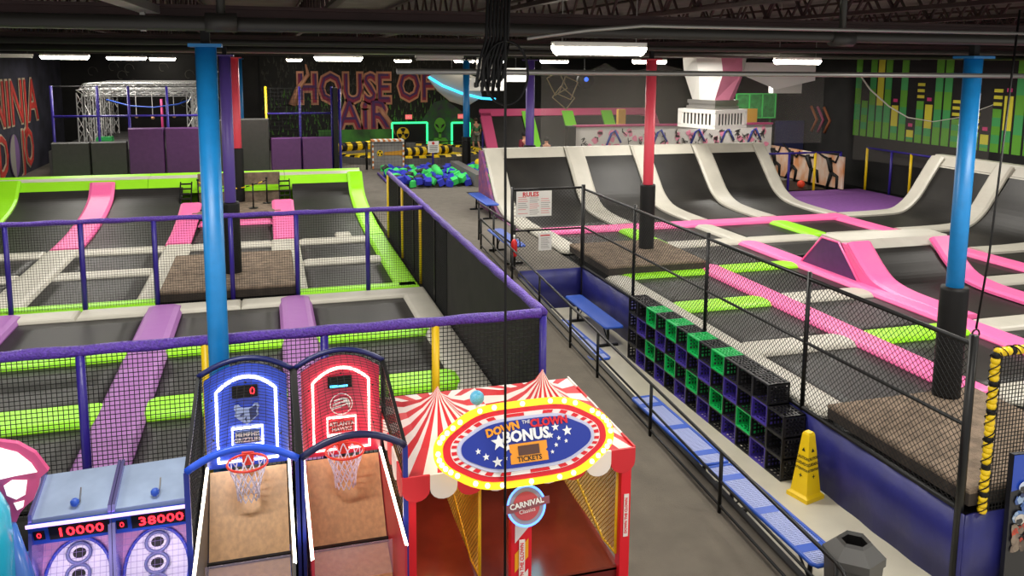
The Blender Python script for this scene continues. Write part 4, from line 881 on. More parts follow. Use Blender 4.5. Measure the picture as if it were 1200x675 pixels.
for i in range(3): MB().box((19.3, 24.35+1.56*i, D+.05), (19.36, 25.88+1.56*i, 2.05)).build('panel', mat('orange_wash', 'D8CBBC', .7, nscale=2.2, hx2='C98552', stretch=(1, 1, .5)), t)
WR = lambda y, z: frame((19.29, y, z), (0, -1, 0), (0, 0, 1))
for i, (y, s, tl) in enumerate(((24.95, 1.6, .3), (26.1, 1.6, .5), (27.3, 1.6, .1), (28.4, 1.6, .3))):
    mb = MB(); W_ = WR(y, 1.42) @ Matrix.Rotation(tl, 4, 'Z'); z_ = .012
    def L(*pts, r=.06): mb.tube([W_ @ Vector((a*s, b*s, z_)) for a, b in pts], [r, r*.8, r*.6][:len(pts)], 6)
    mb.sphere(W_ @ Vector((0, .42, z_)), .075, 8); L((0, .34), (0, .12), (0, -.02), r=.12); L((0, .3), (-.2, .42), (-.34, .52), r=.05); L((0, .3), (.2, .2), (.32, .33), r=.05)
    L((0, 0), (-.15, -.2), (-.34, -.42), r=.08); L((0, 0), (.18, -.12), (.1, -.38), r=.08); mb.build('player_silhouette', M_blk, t)
# posts of the net around the purple mat
t = thing('netting_fence', 'tall net fence with violet and yellow posts behind the purple mat', 'netting fence', (18.5, 24.6, D))
for x, m in ((16.35, M_violet), (17.3, M_violet), (18.35, M_yel), (19.4, M_violet)): MB().bar((x, 24.65, D), (x, 24.65, 2.2), .09, 8).build('post', m, t)
for y, m in ((24.4, M_yel), (23.2, M_violet), (22.3, M_yel), (20.9, M_violet)): MB().bar((20.3, y, D), (20.3, y, 2.35), .09, 8).build('post', m, t)
MB().bar((15.9, 24.65, 2.2), (19.4, 24.65, 2.2), .07, 8).build('rail', M_violet, t); MB().bar((20.3, 24.4, 2.35), (20.3, 19.6, 2.35), .07, 8).build('rail', M_violet, t)
# hanging net curtain (real translucent fabric, curved in plan)
M_curt = mat('pale_net_fabric', 'B9B4AA', .9, alpha=.13)
def curtain(pts, zt, zb, label, m=M_curt):
    mb = MB(); P = []
    for i in range(len(pts)-1):
        for k in range(8):
            u = k/8; x = pts[i][0]*(1-u)+pts[i+1][0]*u; y = pts[i][1]*(1-u)+pts[i+1][1]*u; z = zt[i]*(1-u)+zt[i+1]*u-.35*math.sin(PI*u)*(1 if abs(zt[i]-zt[i+1]) < .5 else .6)
            f = .04*math.sin((i*8+k)*1.9); P.append([Vector((x, y+f, z)), Vector((x, y+f, (z+zb)/2)), Vector((x, y+f, zb))])
    mb.grid(P); return tag(mb.build('net_curtain', m), label, 'net curtain')
curtain([(8.4, 25.2), (10.6, 25.2), (12.4, 25.3), (16.5, 25.3), (19.2, 25.0)], [5.3, 5.25, 5.3, 5.3, 4.9], 2.5, 'pale translucent net curtain hanging behind the curved black walls')
CT = [(20.1, 24.9, 5.0), (20.25, 24.4, 4.4), (20.4, 23.6, 3.85), (20.5, 22.8, 3.52), (20.6, 21.8, 3.45), (20.65, 20.8, 3.65), (20.65, 19.6, 4.1)]
mb = MB(); mb.grid([[Vector(p), Vector((p[0], p[1], (p[2]+1.9)/2)), Vector((p[0], p[1], 1.9))] for p in CT])
tag(mb.build('net_curtain', mat('faint_net_fabric', '9A958C', .9, alpha=.12)), 'sweeping pale net curtain dropping in front of the equaliser mural', 'net curtain')
tag(MB().tube(CT, [.03, .03, .025, .02, .012, .01, .008], 6).build('curtain_cord', mat('pale_cord', 'D8D4C8', .5)), 'pale curved edge cord of the sweeping net curtain', 'cord')
# white faceted air diffuser
t = thing('air_diffuser', 'large white slotted air diffuser hanging from a faceted white duct', 'air diffuser', (13.95, 24, 3.15))
R0 = Matrix.Rotation(math.radians(20), 4, 'Z'); Md = Matrix.Translation((13.92, 24.1, 0)) @ R0 @ Matrix.Diagonal((.82, .82, 1, 1))
def dbox(mb, a, b, mi=0): mb.box(a, b, mi, Md)
mb = MB(); dbox(mb, (-.95, -.95, 3.2), (.95, .95, 3.28)); dbox(mb, (-.95, -.95, 3.72), (.95, .95, 3.8))
for sx in (-1, 1):
    dbox(mb, (sx*.95-.0, -.95, 3.28), (sx*.85, .95, 3.32)); dbox(mb, (sx*.95, -.95, 3.68), (sx*.85, .95, 3.72)); dbox(mb, (-.95, sx*.95, 3.28), (.95, sx*.85, 3.32)); dbox(mb, (-.95, sx*.95, 3.68), (.95, sx*.85, 3.72))
    for sy in (-1, 1): dbox(mb, (sx*.95, sy*.95, 3.28), (sx*.78, sy*.78, 3.72))
mb.build('frame', M_white, t); mb = MB(); dbox(mb, (-.8, -.8, 3.25), (.8, .8, 3.75)); mb.build('dark_core', M_dgrey, t)
mb = MB()
for k in range(9):
    for s in (-1, 1): dbox(mb, (-.74+.185*k-.045, s*.9-.01, 3.3), (-.74+.185*k+.045, s*.9+.01, 3.7)); dbox(mb, (s*.9-.01, -.74+.185*k-.045, 3.3), (s*.9+.01, -.74+.185*k+.045, 3.7))
mb.build('louvre', M_white, t)
mb = MB(); dbox(mb, (-.72, -.72, 3.8), (.72, .72, 3.9)); dbox(mb, (-.66, -.66, 3.9), (.66, .66, 3.98)); dbox(mb, (-.7, -.7, 3.98), (.7, .7, 4.1)); mb.build('collar', M_cond, t)
pts = lambda r, z, o=0: [Md @ Vector((r*math.cos(PI*k/4+o), r*math.sin(PI*k/4+o), z)) for k in range(8)]
mb = MB(); R = [pts(.8, 4.1), pts(1.2, 4.95, .2), pts(1.25, 5.5, .1)]; mb.add([p for r in R for p in r], [(i*8+k, i*8+(k+1) % 8, (i+1)*8+(k+1) % 8, (i+1)*8+k) for i in range(2) for k in range(8)]+[tuple(range(7, -1, -1)), tuple(range(16, 24))]); 
for q, mi in ((5, 1), (6, 1), (13, 1)): mb.mi[q] = mi
mb.build('faceted_duct', [M_white, mat('pink_fabric', 'C77A94', .7)], t)
mb = MB().add([(15.1, 24.4, 4.9), (16.6, 24.6, 4.4), (18.2, 24.7, 4.7), (18.2, 24.7, 5.3), (15.0, 24.4, 5.3), (16.6, 25.3, 5.0)], [(0, 1, 4), (1, 3, 4), (1, 2, 3), (0, 4, 5), (1, 0, 5), (2, 1, 5), (3, 2, 5), (4, 3, 5)])
tag(mb.build('duct_fabric', M_white), 'folded white duct fabric right of the air diffuser', 'duct fabric')
t = thing('camera_box', 'white square equipment box high up right of the air diffuser', 'box', (18.0, 26.6, 4.1)); MB().box((17.7, 26.4, 4.2), (18.9, 26.7, 5.15)).build('box', M_white, t); MB().bar((18.3, 26.5, 5.15), (18.3, 26.5, 6.62), .06).build('hanger', M_blk, t); MB().tube([(18.1, 26.3, 4.9), (18.7, 26.3, 4.9)], .09, 8).build('projector', M_dgrey, t)
t = thing('lattice_panel', 'green framed panel on the far wall between diffuser and players', 'panel', (18.6, 29.2, 3.3)); mb = MB(); mb.box((18.0, 29.25, D), (18.08, 29.3, 3.2)); mb.box((19.5, 29.25, D), (19.58, 29.3, 3.2)); mb.box((17.9, 29.2, 3.1), (19.7, 29.25, 4.1)); mb.build('panel', mat('panel_green', '2E7A3C', .7, noise=.3, nscale=6), t)
mb = MB(); [mb.box((17.9+.6*k-.02, 29.16, 3.1), (17.9+.6*k+.02, 29.2, 4.1)) for k in range(4)]; mb.box((17.9, 29.16, 3.1), (19.7, 29.2, 3.14)); mb.box((17.9, 29.16, 4.06), (19.7, 29.2, 4.1)); mb.build('bright_frame', mat('panel_lime', '46C45C', .6), t)
tag(MB().box((17.9, 28.9, D), (18.7, 29.1, 3.5)).build('ochre_board', mat('ochre', 'A8802A', .7)), 'ochre square panel behind the graffiti wall', 'panel')
tag(MB().box((12.9, 29.3, D), (13.2, 29.5, 3.5)).build('ochre_board', mat('ochre', 'A8802A')), 'narrow ochre board behind the graffiti wall right of the red column', 'panel')
tag(MB().box((19.6, 28.9, D), (20.9, 29.0, 3.0)).build('navy_panel', mat('navy_panel', '23264E', .7)), 'dark navy panel above the player silhouettes', 'panel')
t = thing('arrow_mural', 'faded orange and pink arrow stripes on the dark right wall', 'mural', (20.97, 27.5, 2.9)); mb = MB()
for k in range(3): mb.tube([(20.97, 28.6-.4*k, 3.6), (20.97, 28.2-.4*k, 3.1), (20.97, 28.5-.4*k, 2.6)], .06, 4, mi=k % 2)
mb.build('stripes', [mat('dull_orange', '8A5030', .8), mat('dull_pink', '8A3A55', .8)], t)
# far centre: second diffuser, grey fin with blue light line, signs
t = thing('air_diffuser', 'small far white slotted air diffuser right of the far blue column', 'air diffuser', (9.9, 38, 4)); MB().box((9.0, 37.6, 3.95), (10.7, 38.4, 4.5)).build('body', M_white, t); MB().box((9.5, 37.8, 4.5), (10.2, 38.2, 6.62)).build('duct', M_cond, t)
mb = MB(); [mb.box((9.25+.15*k, 37.58, 4.13), (9.33+.15*k, 37.61, 4.33)) for k in range(9)]; mb.build('slots', M_blk, t)
t = thing('hanging_fin', 'grey leaf shaped fabric fin with a curved blue light line', 'decoration', (8.8, 38.8, 3.2))
prof = [(7.3, 4.55), (7.9, 4.85), (8.9, 4.85), (9.8, 4.5), (9.95, 3.6), (9.2, 3.15), (8.4, 3.4), (7.8, 3.9)]
MB().bar((8.5, 39.0, 4.8), (8.5, 39.0, 6.62), .03).build('hanger', M_blk, t); MB().prism(prof, FY(0, 39.1, 0), .25).build('fin', mat('grey_fabric', 'A6A29A', .8), t)
MB().tube([(7.35, 38.75, 4.55), (8.0, 38.75, 4.15), (8.9, 38.75, 3.8), (9.9, 38.75, 3.55), (10.6, 38.75, 3.5)], .06, 8).build('light_line', mat('neon_blue', '36B6F2', .4, emit=1.5), t)
t = thing('notice_board', 'white rectangular board hanging high behind the cable loop', 'sign', (11.3, 38, 4.4)); MB().bar((11.4, 38.02, 5.0), (11.4, 38.02, 6.62), .03).build('hanger', M_blk, t); MB().box((10.9, 38, 4.35), (11.9, 38.05, 5.0)).build('board', M_white, t)
t = thing('spotlight', 'round dark ceiling fan disc with blue light above the pink framed slope', 'spotlight', (13.4, 34, 4.3)); MB().bar((13.4, 34, 4.5), (13.4, 34.3, 4.5), .7, 16).build('housing', M_blk, t); MB().bar((13.4, 33.97, 4.55), (13.4, 34, 4.55), .2, 12).build('lens', mat('lens_blue', '3A62E0', .4, emit=1.2), t); MB().bar((13.4, 34.2, 4.8), (13.4, 34.2, 6.62), .04).build('hanger', M_blkm, t)
t = thing('hanging_decoration', 'tilted thin wooden frames hanging above the pink framed slope', 'frame', (12.0, 33, 4)); 
for q, (x, z, a) in enumerate(((11.7, 4.4, .5), (12.2, 4.2, -.4), (12.0, 3.8, .9))):
    M = FY(x, 33, z) @ Matrix.Rotation(a, 4, 'Z'); mb = MB(); c = [M @ Vector(p+(0,)) for p in ((-.3, -.4), (.3, -.4), (.3, .4), (-.3, .4))]
    for k in range(4): mb.bar(c[k], c[(k+1) % 4], .035)
    mb.build('frame_bar', mat('dim_wood', '6A5A3A', .7), t)

# ------------------------------------------------------------------ people
def person(base, H, face, joints, label, shirt, shorts, skin, hair, seated=False):
    bx, by, bz = base; t = thing('person', label, 'person', base); s = H/1.75; ca, sa = math.cos(face), math.sin(face)
    def W(p): return Vector((bx+(p[0]*ca-p[1]*sa)*s, by+(p[0]*sa+p[1]*ca)*s, bz+p[2]*s))
    V = joints; names = list(V); idx = {n: i for i, n in enumerate(names)}
    E_ = [('pelvis', 'waist'), ('waist', 'chest'), ('chest', 'neck'), ('neck', 'head'), ('head', 'crown')]
    for q in 'LR': E_ += [('chest', 'sh'+q), ('sh'+q, 'el'+q), ('el'+q, 'wr'+q), ('wr'+q, 'ha'+q), ('pelvis', 'hip'+q), ('hip'+q, 'kn'+q), ('kn'+q, 'an'+q), ('an'+q, 'to'+q)]
    rad = dict(pelvis=.14, waist=.12, chest=.15, neck=.055, head=.095, crown=.075, sh=.062, el=.043, wr=.03, ha=.035, hip=.085, kn=.058, an=.042, to=.035)
    def skin_obj(name, sel, grow, m, root):
        me = bpy.data.meshes.new(name); ns = [n for n in names if any(n in e for e in sel)]; ii = {n: i for i, n in enumerate(ns)}
        me.from_pydata([W(V[n])-Vector(base) for n in ns], [(ii[a], ii[b]) for a, b in sel], []); me.materials.append(m)
        o = bpy.data.objects.new(name, me); col.objects.link(o); o.parent = t; me.skin_vertices or None
        md = o.modifiers.new('skin', 'SKIN'); md.use_smooth_shade = True
        for n in ns:
            r = rad[n if n in rad else n[:-1]]*s+grow; sv = me.skin_vertices[0].data[ii[n]]; sv.radius = (r, r*(.72 if n in ('pelvis', 'waist', 'chest') else 1)); sv.use_root = n == root
        sub = o.modifiers.new('sub', 'SUBSURF'); sub.levels = 1; sub.render_levels = 2; WO[o.as_pointer()] = Vector(base); return o
    skin_obj('body', E_, 0, skin, 'pelvis')
    skin_obj('shirt', [('pelvis', 'waist'), ('waist', 'chest'), ('chest', 'shL'), ('chest', 'shR'), ('shL', 'elL'), ('shR', 'elR')], .018, shirt, 'chest')
    skin_obj('shorts', [('pelvis', 'hipL'), ('pelvis', 'hipR'), ('hipL', 'knL'), ('hipR', 'knR')], .02, shorts, 'pelvis')
    h = W(V['head']); c = W(V['crown']); MB().sphere(h+(c-h)*.55-Vector((0, 0, 0)), .112*s, 10, sq=(1, 1.05, .95)).build('hair', hair, t)
    for q in 'LR':
        a = W(V['an'+q]); b = W(V['to'+q]); mb = MB(); mb.tube([a-(b-a)*.3+Vector((0, 0, -.03)), a+Vector((0, 0, -.02)), b], [.035*s, .05*s, .04*s], 8); mb.build('shoe', M_white, t)
        ha = W(V['ha'+q]); wv = W(V['wr'+q]); d = (ha-wv).normalized()
        for k in range(5):
            off = Vector((.012*(k-2), .012, 0)); MB().tube([ha+off, ha+off+d*.05*s, ha+off+d*(.075+.01*(k % 3))*s+Vector((0, -.01, 0))], [.009, .008, .006], 5).build('finger', skin, t)
    return t
walk = dict(pelvis=(0, 0, .95), waist=(0, .01, 1.1), chest=(0, 0, 1.32), neck=(0, .01, 1.47), head=(0, .03, 1.58), crown=(0, .03, 1.68), shL=(-.19, 0, 1.38), shR=(.19, 0, 1.38), elL=(-.25, -.06, 1.12), elR=(.26, .02, 1.12), wrL=(-.24, .1, .93), wrR=(.27, .12, .92), haL=(-.23, .14, .86), haR=(.27, .17, .86),
   hipL=(-.1, 0, .9), hipR=(.1, 0, .9), knL=(-.11, .12, .5), knR=(.11, -.02, .5), anL=(-.1, .1, .09), anR=(.11, -.25, .13), toL=(-.11, .27, .03), toR=(.12, -.12, .04))
SK = mat('skin', 'B98468', .6)
person((9.95, 40.0, D), 1.68, .15, walk, 'person in a green t-shirt and grey shorts walking away by the far arena', mat('green_cloth', '3F6A44', .9), mat('grey_cloth', '6A6A5E', .9), SK, mat('hair_brown', '3A2A20', .8))
sit = dict(walk); sit.update(pelvis=(0, 0, .5), waist=(0, .02, .66), chest=(0, .04, .9), neck=(0, .03, 1.05), head=(0, .02, 1.17), crown=(0, .02, 1.27), shL=(-.18, .03, .95), shR=(.18, .03, .95), elL=(-.26, -.05, .72), elR=(.26, -.05, .72), wrL=(-.15, -.25, .62), wrR=(.15, -.25, .62), haL=(-.1, -.3, .6), haR=(.1, -.3, .6), hipL=(-.1, -.02, .47), hipR=(.1, -.02, .47), knL=(-.13, -.42, .48), knR=(.13, -.42, .48), anL=(-.13, -.42, .09), anR=(.13, -.42, .09), toL=(-.13, -.58, .03), toR=(.13, -.58, .03))
person((9.55, 30.6, D+.0), 1.75, .3, dict(walk), 'person in a maroon shirt partly hidden behind the violet column', mat('maroon_cloth', '6E1F2C', .9), M_dgrey, SK, mat('hair_dark', '17120F', .8))
person((10.0, 29.3, D-.0), 1.66, -.2, dict(walk), 'dark haired person just showing above the curved wall', mat('dark_cloth', '26262C', .9), M_dgrey, SK, mat('hair_dark', '17120F'))

# ------------------------------------------------------------------ arcade: basketball games
def hoops(cx, label, blue, team):
    t = thing('basketball_arcade_game', label, 'arcade game', (cx, 6.7, 0)); hw = .405; x0, x1 = cx-hw, cx+hw
    Mbody = mat('navy_frame', '1C2C8E', .35); Mcase = mat('game_case_blue' if blue else 'game_case_red', '2440B8' if blue else 'B32637', .4)
    Mbb = mat('backboard_blue' if blue else 'backboard_red', '2A49C8' if blue else 'C22B4E', .3, coat=.6); Mn = M_neon_w if blue else M_neon_p
    MB().box((x0+.03, 5.6, 0), (x1-.03, 7.55, .7)).build('cabinet', Mcase, t)
    def arch(y, zs, zp, n=14): return [(x0+(x1-x0)*k/n, y, zs+(zp-zs)*(1-((2*k/n-1)**2))) for k in range(n+1)]
    bA, fA = arch(7.6, 2.4, 2.54), arch(6.3, 2.15, 2.29)
    MB().tube(bA, .028, 8).build('rear_arch', mat('navy_arch', '141C58', .35), t); MB().tube(fA, .03, 8).build('front_arch', mat('blue_frame', '1E4FD0', .35) if blue else mat('black_blue_frame', '151A44', .35), t)
    for x in (x0, x1):
        MB().bar((x, 7.6, 0), (x, 7.6, 2.4), .04).build('rear_post', M_blkm, t); MB().bar((x, 6.3, 0), (x, 6.3, 2.15), .04).build('front_post', Mbody, t); MB().bar((x, 6.3, 2.15), (x, 7.6, 2.4), .03).build('top_rail', M_blkm, t)
        mb = MB()
        for k in range(26): y = 6.3+1.3*k/26; mb.bar((x, y, .9), (x, y, 2.15+.25*k/26), .0045)
        for k in range(26): z = .9+.05*k; mb.bar((x, 6.3, z), (x, 7.6, z+(.25*k/26)), .0045)
        mb.build('side_net', M_net, t)
    mb = MB()
    for k in range(30): u = k/29; a = [Vector(f)*(1-u)+Vector(b)*u for f, b in zip(fA, bA)]; [mb.bar(p, q, .0035) for p, q in zip(a, a[1:])]
    for k in range(15):
        u = k/14; mb.bar(fA[k], bA[k], .003)
    mb.build('top_net', M_net, t)
    # backboard with arched top
    bw = .355; n = 16; poly = [(-bw, 1.56), (bw, 1.56)]+[(bw-2*bw*k/n, 2.38+.14*(1-(1-2*k/n)**2)) for k in range(n+1)]
    bb = MB().prism(poly, FY(cx, 7.5, 0), -.03).build('backboard', Mbb, t)
    iw = .255; poly2 = [(-iw, 1.62), (iw, 1.62)]+[(iw-2*iw*k/n, 2.28+.13*(1-(1-2*k/n)**2)) for k in range(n+1)]
    MB().tube([(cx+x, 7.485, z) for x, z in poly2], .013, 6, closed=True).build('light_strip', Mn, t)
    rc = [(cx-.13, 7.485, 1.76), (cx+.13, 7.485, 1.76), (cx+.13, 7.485, 1.93), (cx-.13, 7.485, 1.93)]; MB().tube(rc, .013, 6, closed=True).build('target_light', Mn, t)
    MB().box((cx-.105, 7.475, 1.785), (cx+.105, 7.49, 1.905)).build('name_panel', mat('panel_steel_blue' if blue else 'panel_red', '4A5C8C' if blue else 'D03A40', .5), t)
    for i, wd in enumerate(team): text(wd, .052, FY(cx, 7.47, 1.868-.05*i), M_txt_w, t, 'team_lettering', .001, bold=.001)
    MB().box((cx-.12, 7.47, 2.22), (cx+.1, 7.49, 2.33)).build('score_display', M_blk, t)
    text('0' if blue else '', .1, FY(cx+.055, 7.465, 2.275), mat('led_red', 'FF2430', .4, emit=2.5), t, 'score_digit', .001) if blue else MB().box((cx-.1, 7.465, 2.23), (cx+.06, 7.468, 2.25)).build('glow_line', mat('neon_cyan', '48B8FF', .4, emit=2.5), t)
    # emblem
    C_ = FY(cx, 7.482, 2.06)
    if blue:
        MB().prism([(-.11, .06), (-.1, .095), (-.07, .1), (-.05, .07), (-.03, .06), (.03, .06), (.05, .07), (.07, .1), (.1, .095), (.11, .06), (.095, .03), (.105, -.01), (.06, -.055), (0, -.1), (-.06, -.055), (-.105, -.01), (-.095, .03)][::-1], C_, .006).build('emblem', mat('emblem_pale', '9FB2E0', .5), t)
        mb = MB(); mb.prism([(.02, .05), (.05, .06), (.085, .085), (.09, .05), (.08, .02), (.09, -.01), (.05, -.045), (.03, -.06)][::-1], C_ @ Matrix.Translation((0, 0, .008)), .004); mb.prism([(-.06, .0), (-.025, .015), (-.02, .0), (-.05, -.015)][::-1], C_ @ Matrix.Translation((0, 0, .008)), .004); mb.prism([(-.02, -.04), (.0, -.02), (.0, -.08)][::-1], C_ @ Matrix.Translation((0, 0, .008)), .004); mb.build('emblem_shadow', mat('emblem_dark', '33407A', .5), t)
    else:
        MB().tube([C_ @ Vector((.1*math.cos(a), .1*math.sin(a), .004)) for a in [2*PI*k/28 for k in range(28)]], .005, 5, closed=True).build('emblem_ring', M_txt_w, t)
        mb = MB(); [mb.prism([(-.09+.01*k, -.05+.035*k), (.0, -.03+.035*k), (.06, .0+.02*k), (.0, -.012+.035*k), (-.085+.01*k, -.03+.035*k)], C_, .006) for k in range(3)]; mb.prism([(.0, .06), (.06, .05), (.085, .0), (.07, -.05), (.055, -.01), (.02, .03)], C_, .006); mb.build('emblem', M_txt_w, t)
    for (dx, z) in ((-.3, 2.22), (.3, 2.22), (-.3, 1.85), (.3, 1.85), (0, 2.36)): MB().sphere((cx+dx*.97, 7.47, z), .01, 6).build('bolt', M_blk, t)
    # hoop
    cyh, zh = 7.2, 1.73; MB().tube([(cx+.17*math.cos(a), cyh+.17*math.sin(a), zh) for a in [2*PI*k/28 for k in range(28)]], .011, 8, closed=True).build('rim', mat('rim_orange', 'E23A2A', .35), t)
    MB().box((cx-.05, 7.36, zh-.1), (cx+.05, 7.5, zh+.02)).build('rim_bracket', mat('rim_orange', 'E23A2A'), t)
    mb = MB(); lv = [(.165, 0), (.14, .08), (.115, .15), (.1, .21), (.095, .27), (.09, .33)]
    for i in range(len(lv)-1):
        (r0, d0), (r1, d1) = lv[i], lv[i+1]
        for k in range(12):
            for sg in (-1, 1):
                a = 2*PI*(k+.5*(i % 2))/12; b = a+sg*PI/12; mb.bar((cx+r0*math.cos(a), cyh+r0*math.sin(a), zh-d0), (cx+r1*math.cos(b), cyh+r1*math.sin(b), zh-d1), .008)
    mb.build('hoop_net', mat('net_white', 'E4DDF0', .7), t)
    # lane
    lane = [(7.46, 1.55), (6.9, .98), (6.2, .72), (5.6, .6)]
    mb = MB()
    for (ya, za), (yb, zb) in zip(lane, lane[1:]): mb.add([(cx-.33, ya, za), (cx+.33, ya, za), (cx+.33, yb, zb), (cx-.33, yb, zb), (cx-.33, ya, za-.04), (cx+.33, ya, za-.04), (cx+.33, yb, zb-.04), (cx-.33, yb, zb-.04)], [(3,2,1,0),(4,5,6,7),(0,1,5,4),(1,2,6,5),(2,3,7,6),(3,0,4,7)])
    mb.build('ball_lane', M_wood, t); MB().bar((cx-.34, 6.9, 1.0), (cx+.34, 6.9, 1.0), .035).build('lane_bar', M_blk, t)
    for s in (-1, 1):
        MB().add([(cx+s*.34, 7.5, 1.57), (cx+s*.34, 5.95, 1.5), (cx+s*.34, 5.95, .55), (cx+s*.34, 7.5, .9), (cx+s*.36, 7.5, 1.57), (cx+s*.36, 5.95, 1.5), (cx+s*.36, 5.95, .55), (cx+s*.36, 7.5, .9)], [(0,1,2,3),(7,6,5,4),(0,4,5,1),(1,5,6,2),(2,6,7,3),(3,7,4,0)]).build('side_board', mat('side_board_grey', '6E6A66', .5) if blue else Mcase, t)
        MB().bar((cx+s*.355, 7.5, 1.575), (cx+s*.355, 5.95, 1.5), .025, 8).build('side_light', M_neon_w, t)
    MB().box((cx-.33, 6.55, .9), (cx+.33, 6.56, 1.2)).build('clear_guard', mat('clear_acrylic', 'D9C9D9', .1, alpha=.25), t)
    return t
hoops(-.262, 'basketball arcade game with glowing blue backboard and bear emblem', True, ('MEMPHIS', 'GRIZZLIES'))
hoops(.575, 'basketball arcade game with glowing red backboard and round emblem', False, ('ATLANTA', 'HAWKS'))

# ------------------------------------------------------------------ arcade: alley rollers
M_silver = mat('silver_top', 'A9BCDA', .25, metal=.3, noise=.08, nscale=4)
def glow(x, y, z, e, c, sx_, sy_, rx=0):
    l = bpy.data.lights.new('game_lamp', 'AREA'); l.shape = 'RECTANGLE'; l.size = sx_; l.size_y = sy_; l.energy = e; l.color = c
    o = bpy.data.objects.new('game_lamp', l); col.objects.link(o); o.location = (x, y, z); o.rotation_euler = (rx, 0, 0)
def roller(x0, x1, label, score):
    t = thing('alley_roller_game', label, 'arcade game', ((x0+x1)/2, 7, 0)); cx = (x0+x1)/2
    MB().add([(x0, 6.8, 1.67), (x1, 6.8, 1.69), (x1, 7.3, 1.81), (x0, 7.3, 1.79), (x0, 6.8, 1.62), (x1, 6.8, 1.62), (x1, 7.3, 1.74), (x0, 7.3, 1.74)], [(0,1,2,3),(7,6,5,4),(0,4,5,1),(1,5,6,2),(2,6,7,3),(3,7,4,0)]).build('top_panel', M_silver, t)
    for x in (x0+.012, x1-.012): MB().add([(x-.012, 6.72, 1.42), (x-.012, 6.78, 1.72), (x-.012, 7.32, 1.84), (x-.012, 7.32, 0), (x-.012, 6.5, 0), (x+.012, 6.72, 1.42), (x+.012, 6.78, 1.72), (x+.012, 7.32, 1.84), (x+.012, 7.32, 0), (x+.012, 6.5, 0)], [(0,1,2,3,4),(9,8,7,6,5),(0,5,6,1),(1,6,7,2),(2,7,8,3),(3,8,9,4),(4,9,5,0)]).build('side_panel', mat('chrome_violet', '8C86C8', .2, metal=.7), t)
    tl = math.radians(-18); Fd = FY(cx, 6.76, 1.56, tl)
    MB().prism([(-.29, -.1), (.29, -.1), (.29, .1), (-.29, .1)], Fd, -.03).build('display_panel', mat('display_blue', '1E3F9E', .3, coat=.5), t)
    MB().prism([(-.3, .085), (.3, .085), (.3, .115), (-.3, .115)], Fd, .01).build('light_edge', mat('violet_glow', 'C9A8F2', .3, emit=1.2), t)
    MB().prism([(-.15, -.065), (.28, -.065), (.28, .07), (-.15, .07)], Fd, .004).build('score_window', M_blk, t); MB().prism([(-.26, -.05), (-.18, -.05), (-.18, .04), (-.26, .04)], Fd, .004).build('ball_window', M_blk, t)
    led = mat('led_red', 'FF2430', .4, emit=2.5); text(score, .125, Fd @ Matrix.Translation((.07, 0, .008)), led, t, 'score_digits', .001, sx=1.05, bold=.002, spc=1.05); text('0', .075, Fd @ Matrix.Translation((-.22, -.005, .008)), led, t, 'ball_digit', .001)
    # target board
    Ft = FY(cx, 6.95, 1.12, math.radians(28)); MB().prism([(-.28, -.5), (.28, -.5), (.28, .3), (-.28, .3)], Ft, -.03).build('target_board', mat('target_pink', 'D494C4', .4, noise=.1), t)
    MB().prism([(.25*math.cos(a), -.1+.33*math.sin(a)) for a in [2*PI*k/32 for k in range(32)]], Ft, .012).build('target_disc', mat('target_white', 'EEEAF6', .4), t)
    MB().tube([Ft @ Vector((.25*math.cos(a), -.1+.33*math.sin(a), .02)) for a in [2*PI*k/32 for k in range(32)]], .014, 6, closed=True).build('target_ring', mat('ring_blue', '3346C0', .35), t)
    for v in (.12, -.04, -.2):
        MB().tube([Ft @ Vector((.085*math.cos(a), v+.075*math.sin(a), .035)) for a in [2*PI*k/20 for k in range(20)]], .014, 6, closed=True).build('cup_ring', mat('cup_grey', '6C74A8', .35), t); MB().prism([(.05*math.cos(2*PI*k/16), v+.04*math.sin(2*PI*k/16)) for k in range(16)], Ft, .016).build('cup_hole', M_blk, t)
    mb = MB(); lattice(mb, Ft @ Vector((-.28, -.5, .09)), (Ft.to_3x3() @ Vector((1, 0, 0))), (Ft.to_3x3() @ Vector((0, 1, 0))), .56, .8, .045, .002, False); mb.build('guard_net', mat('net_lilac', '8A78B0', .6), t)
    MB().add([(x0+.03, 6.75, .5), (x1-.03, 6.75, .5), (x1-.03, 5.2, .35), (x0+.03, 5.2, .35), (x0+.03, 6.75, 0), (x1-.03, 6.75, 0), (x1-.03, 5.2, 0), (x0+.03, 5.2, 0)], [(3,2,1,0),(4,5,6,7),(0,1,5,4),(1,2,6,5),(2,3,7,6),(3,0,4,7)]).build('lane', mat('lane_blue', '2A3C90', .4), t)
    glow(cx, 6.6, 1.42, 1.1, (1, .8, 1), .4, .05, .7)
    MB().sphere((cx+.02, 6.86, 1.74), .035, 10).build('top_knob', M_bluepl, t); MB().bar((cx+.05, 6.88, 1.72), (cx+.06, 6.92, 1.83), .01).build('aerial', M_cond, t)
    return t
roller(-1.87, -1.285, 'left alley roller game with silver top and red score digits', '10000')
roller(-1.28, -.7, 'right alley roller game next to the blue basketball game', '38000')
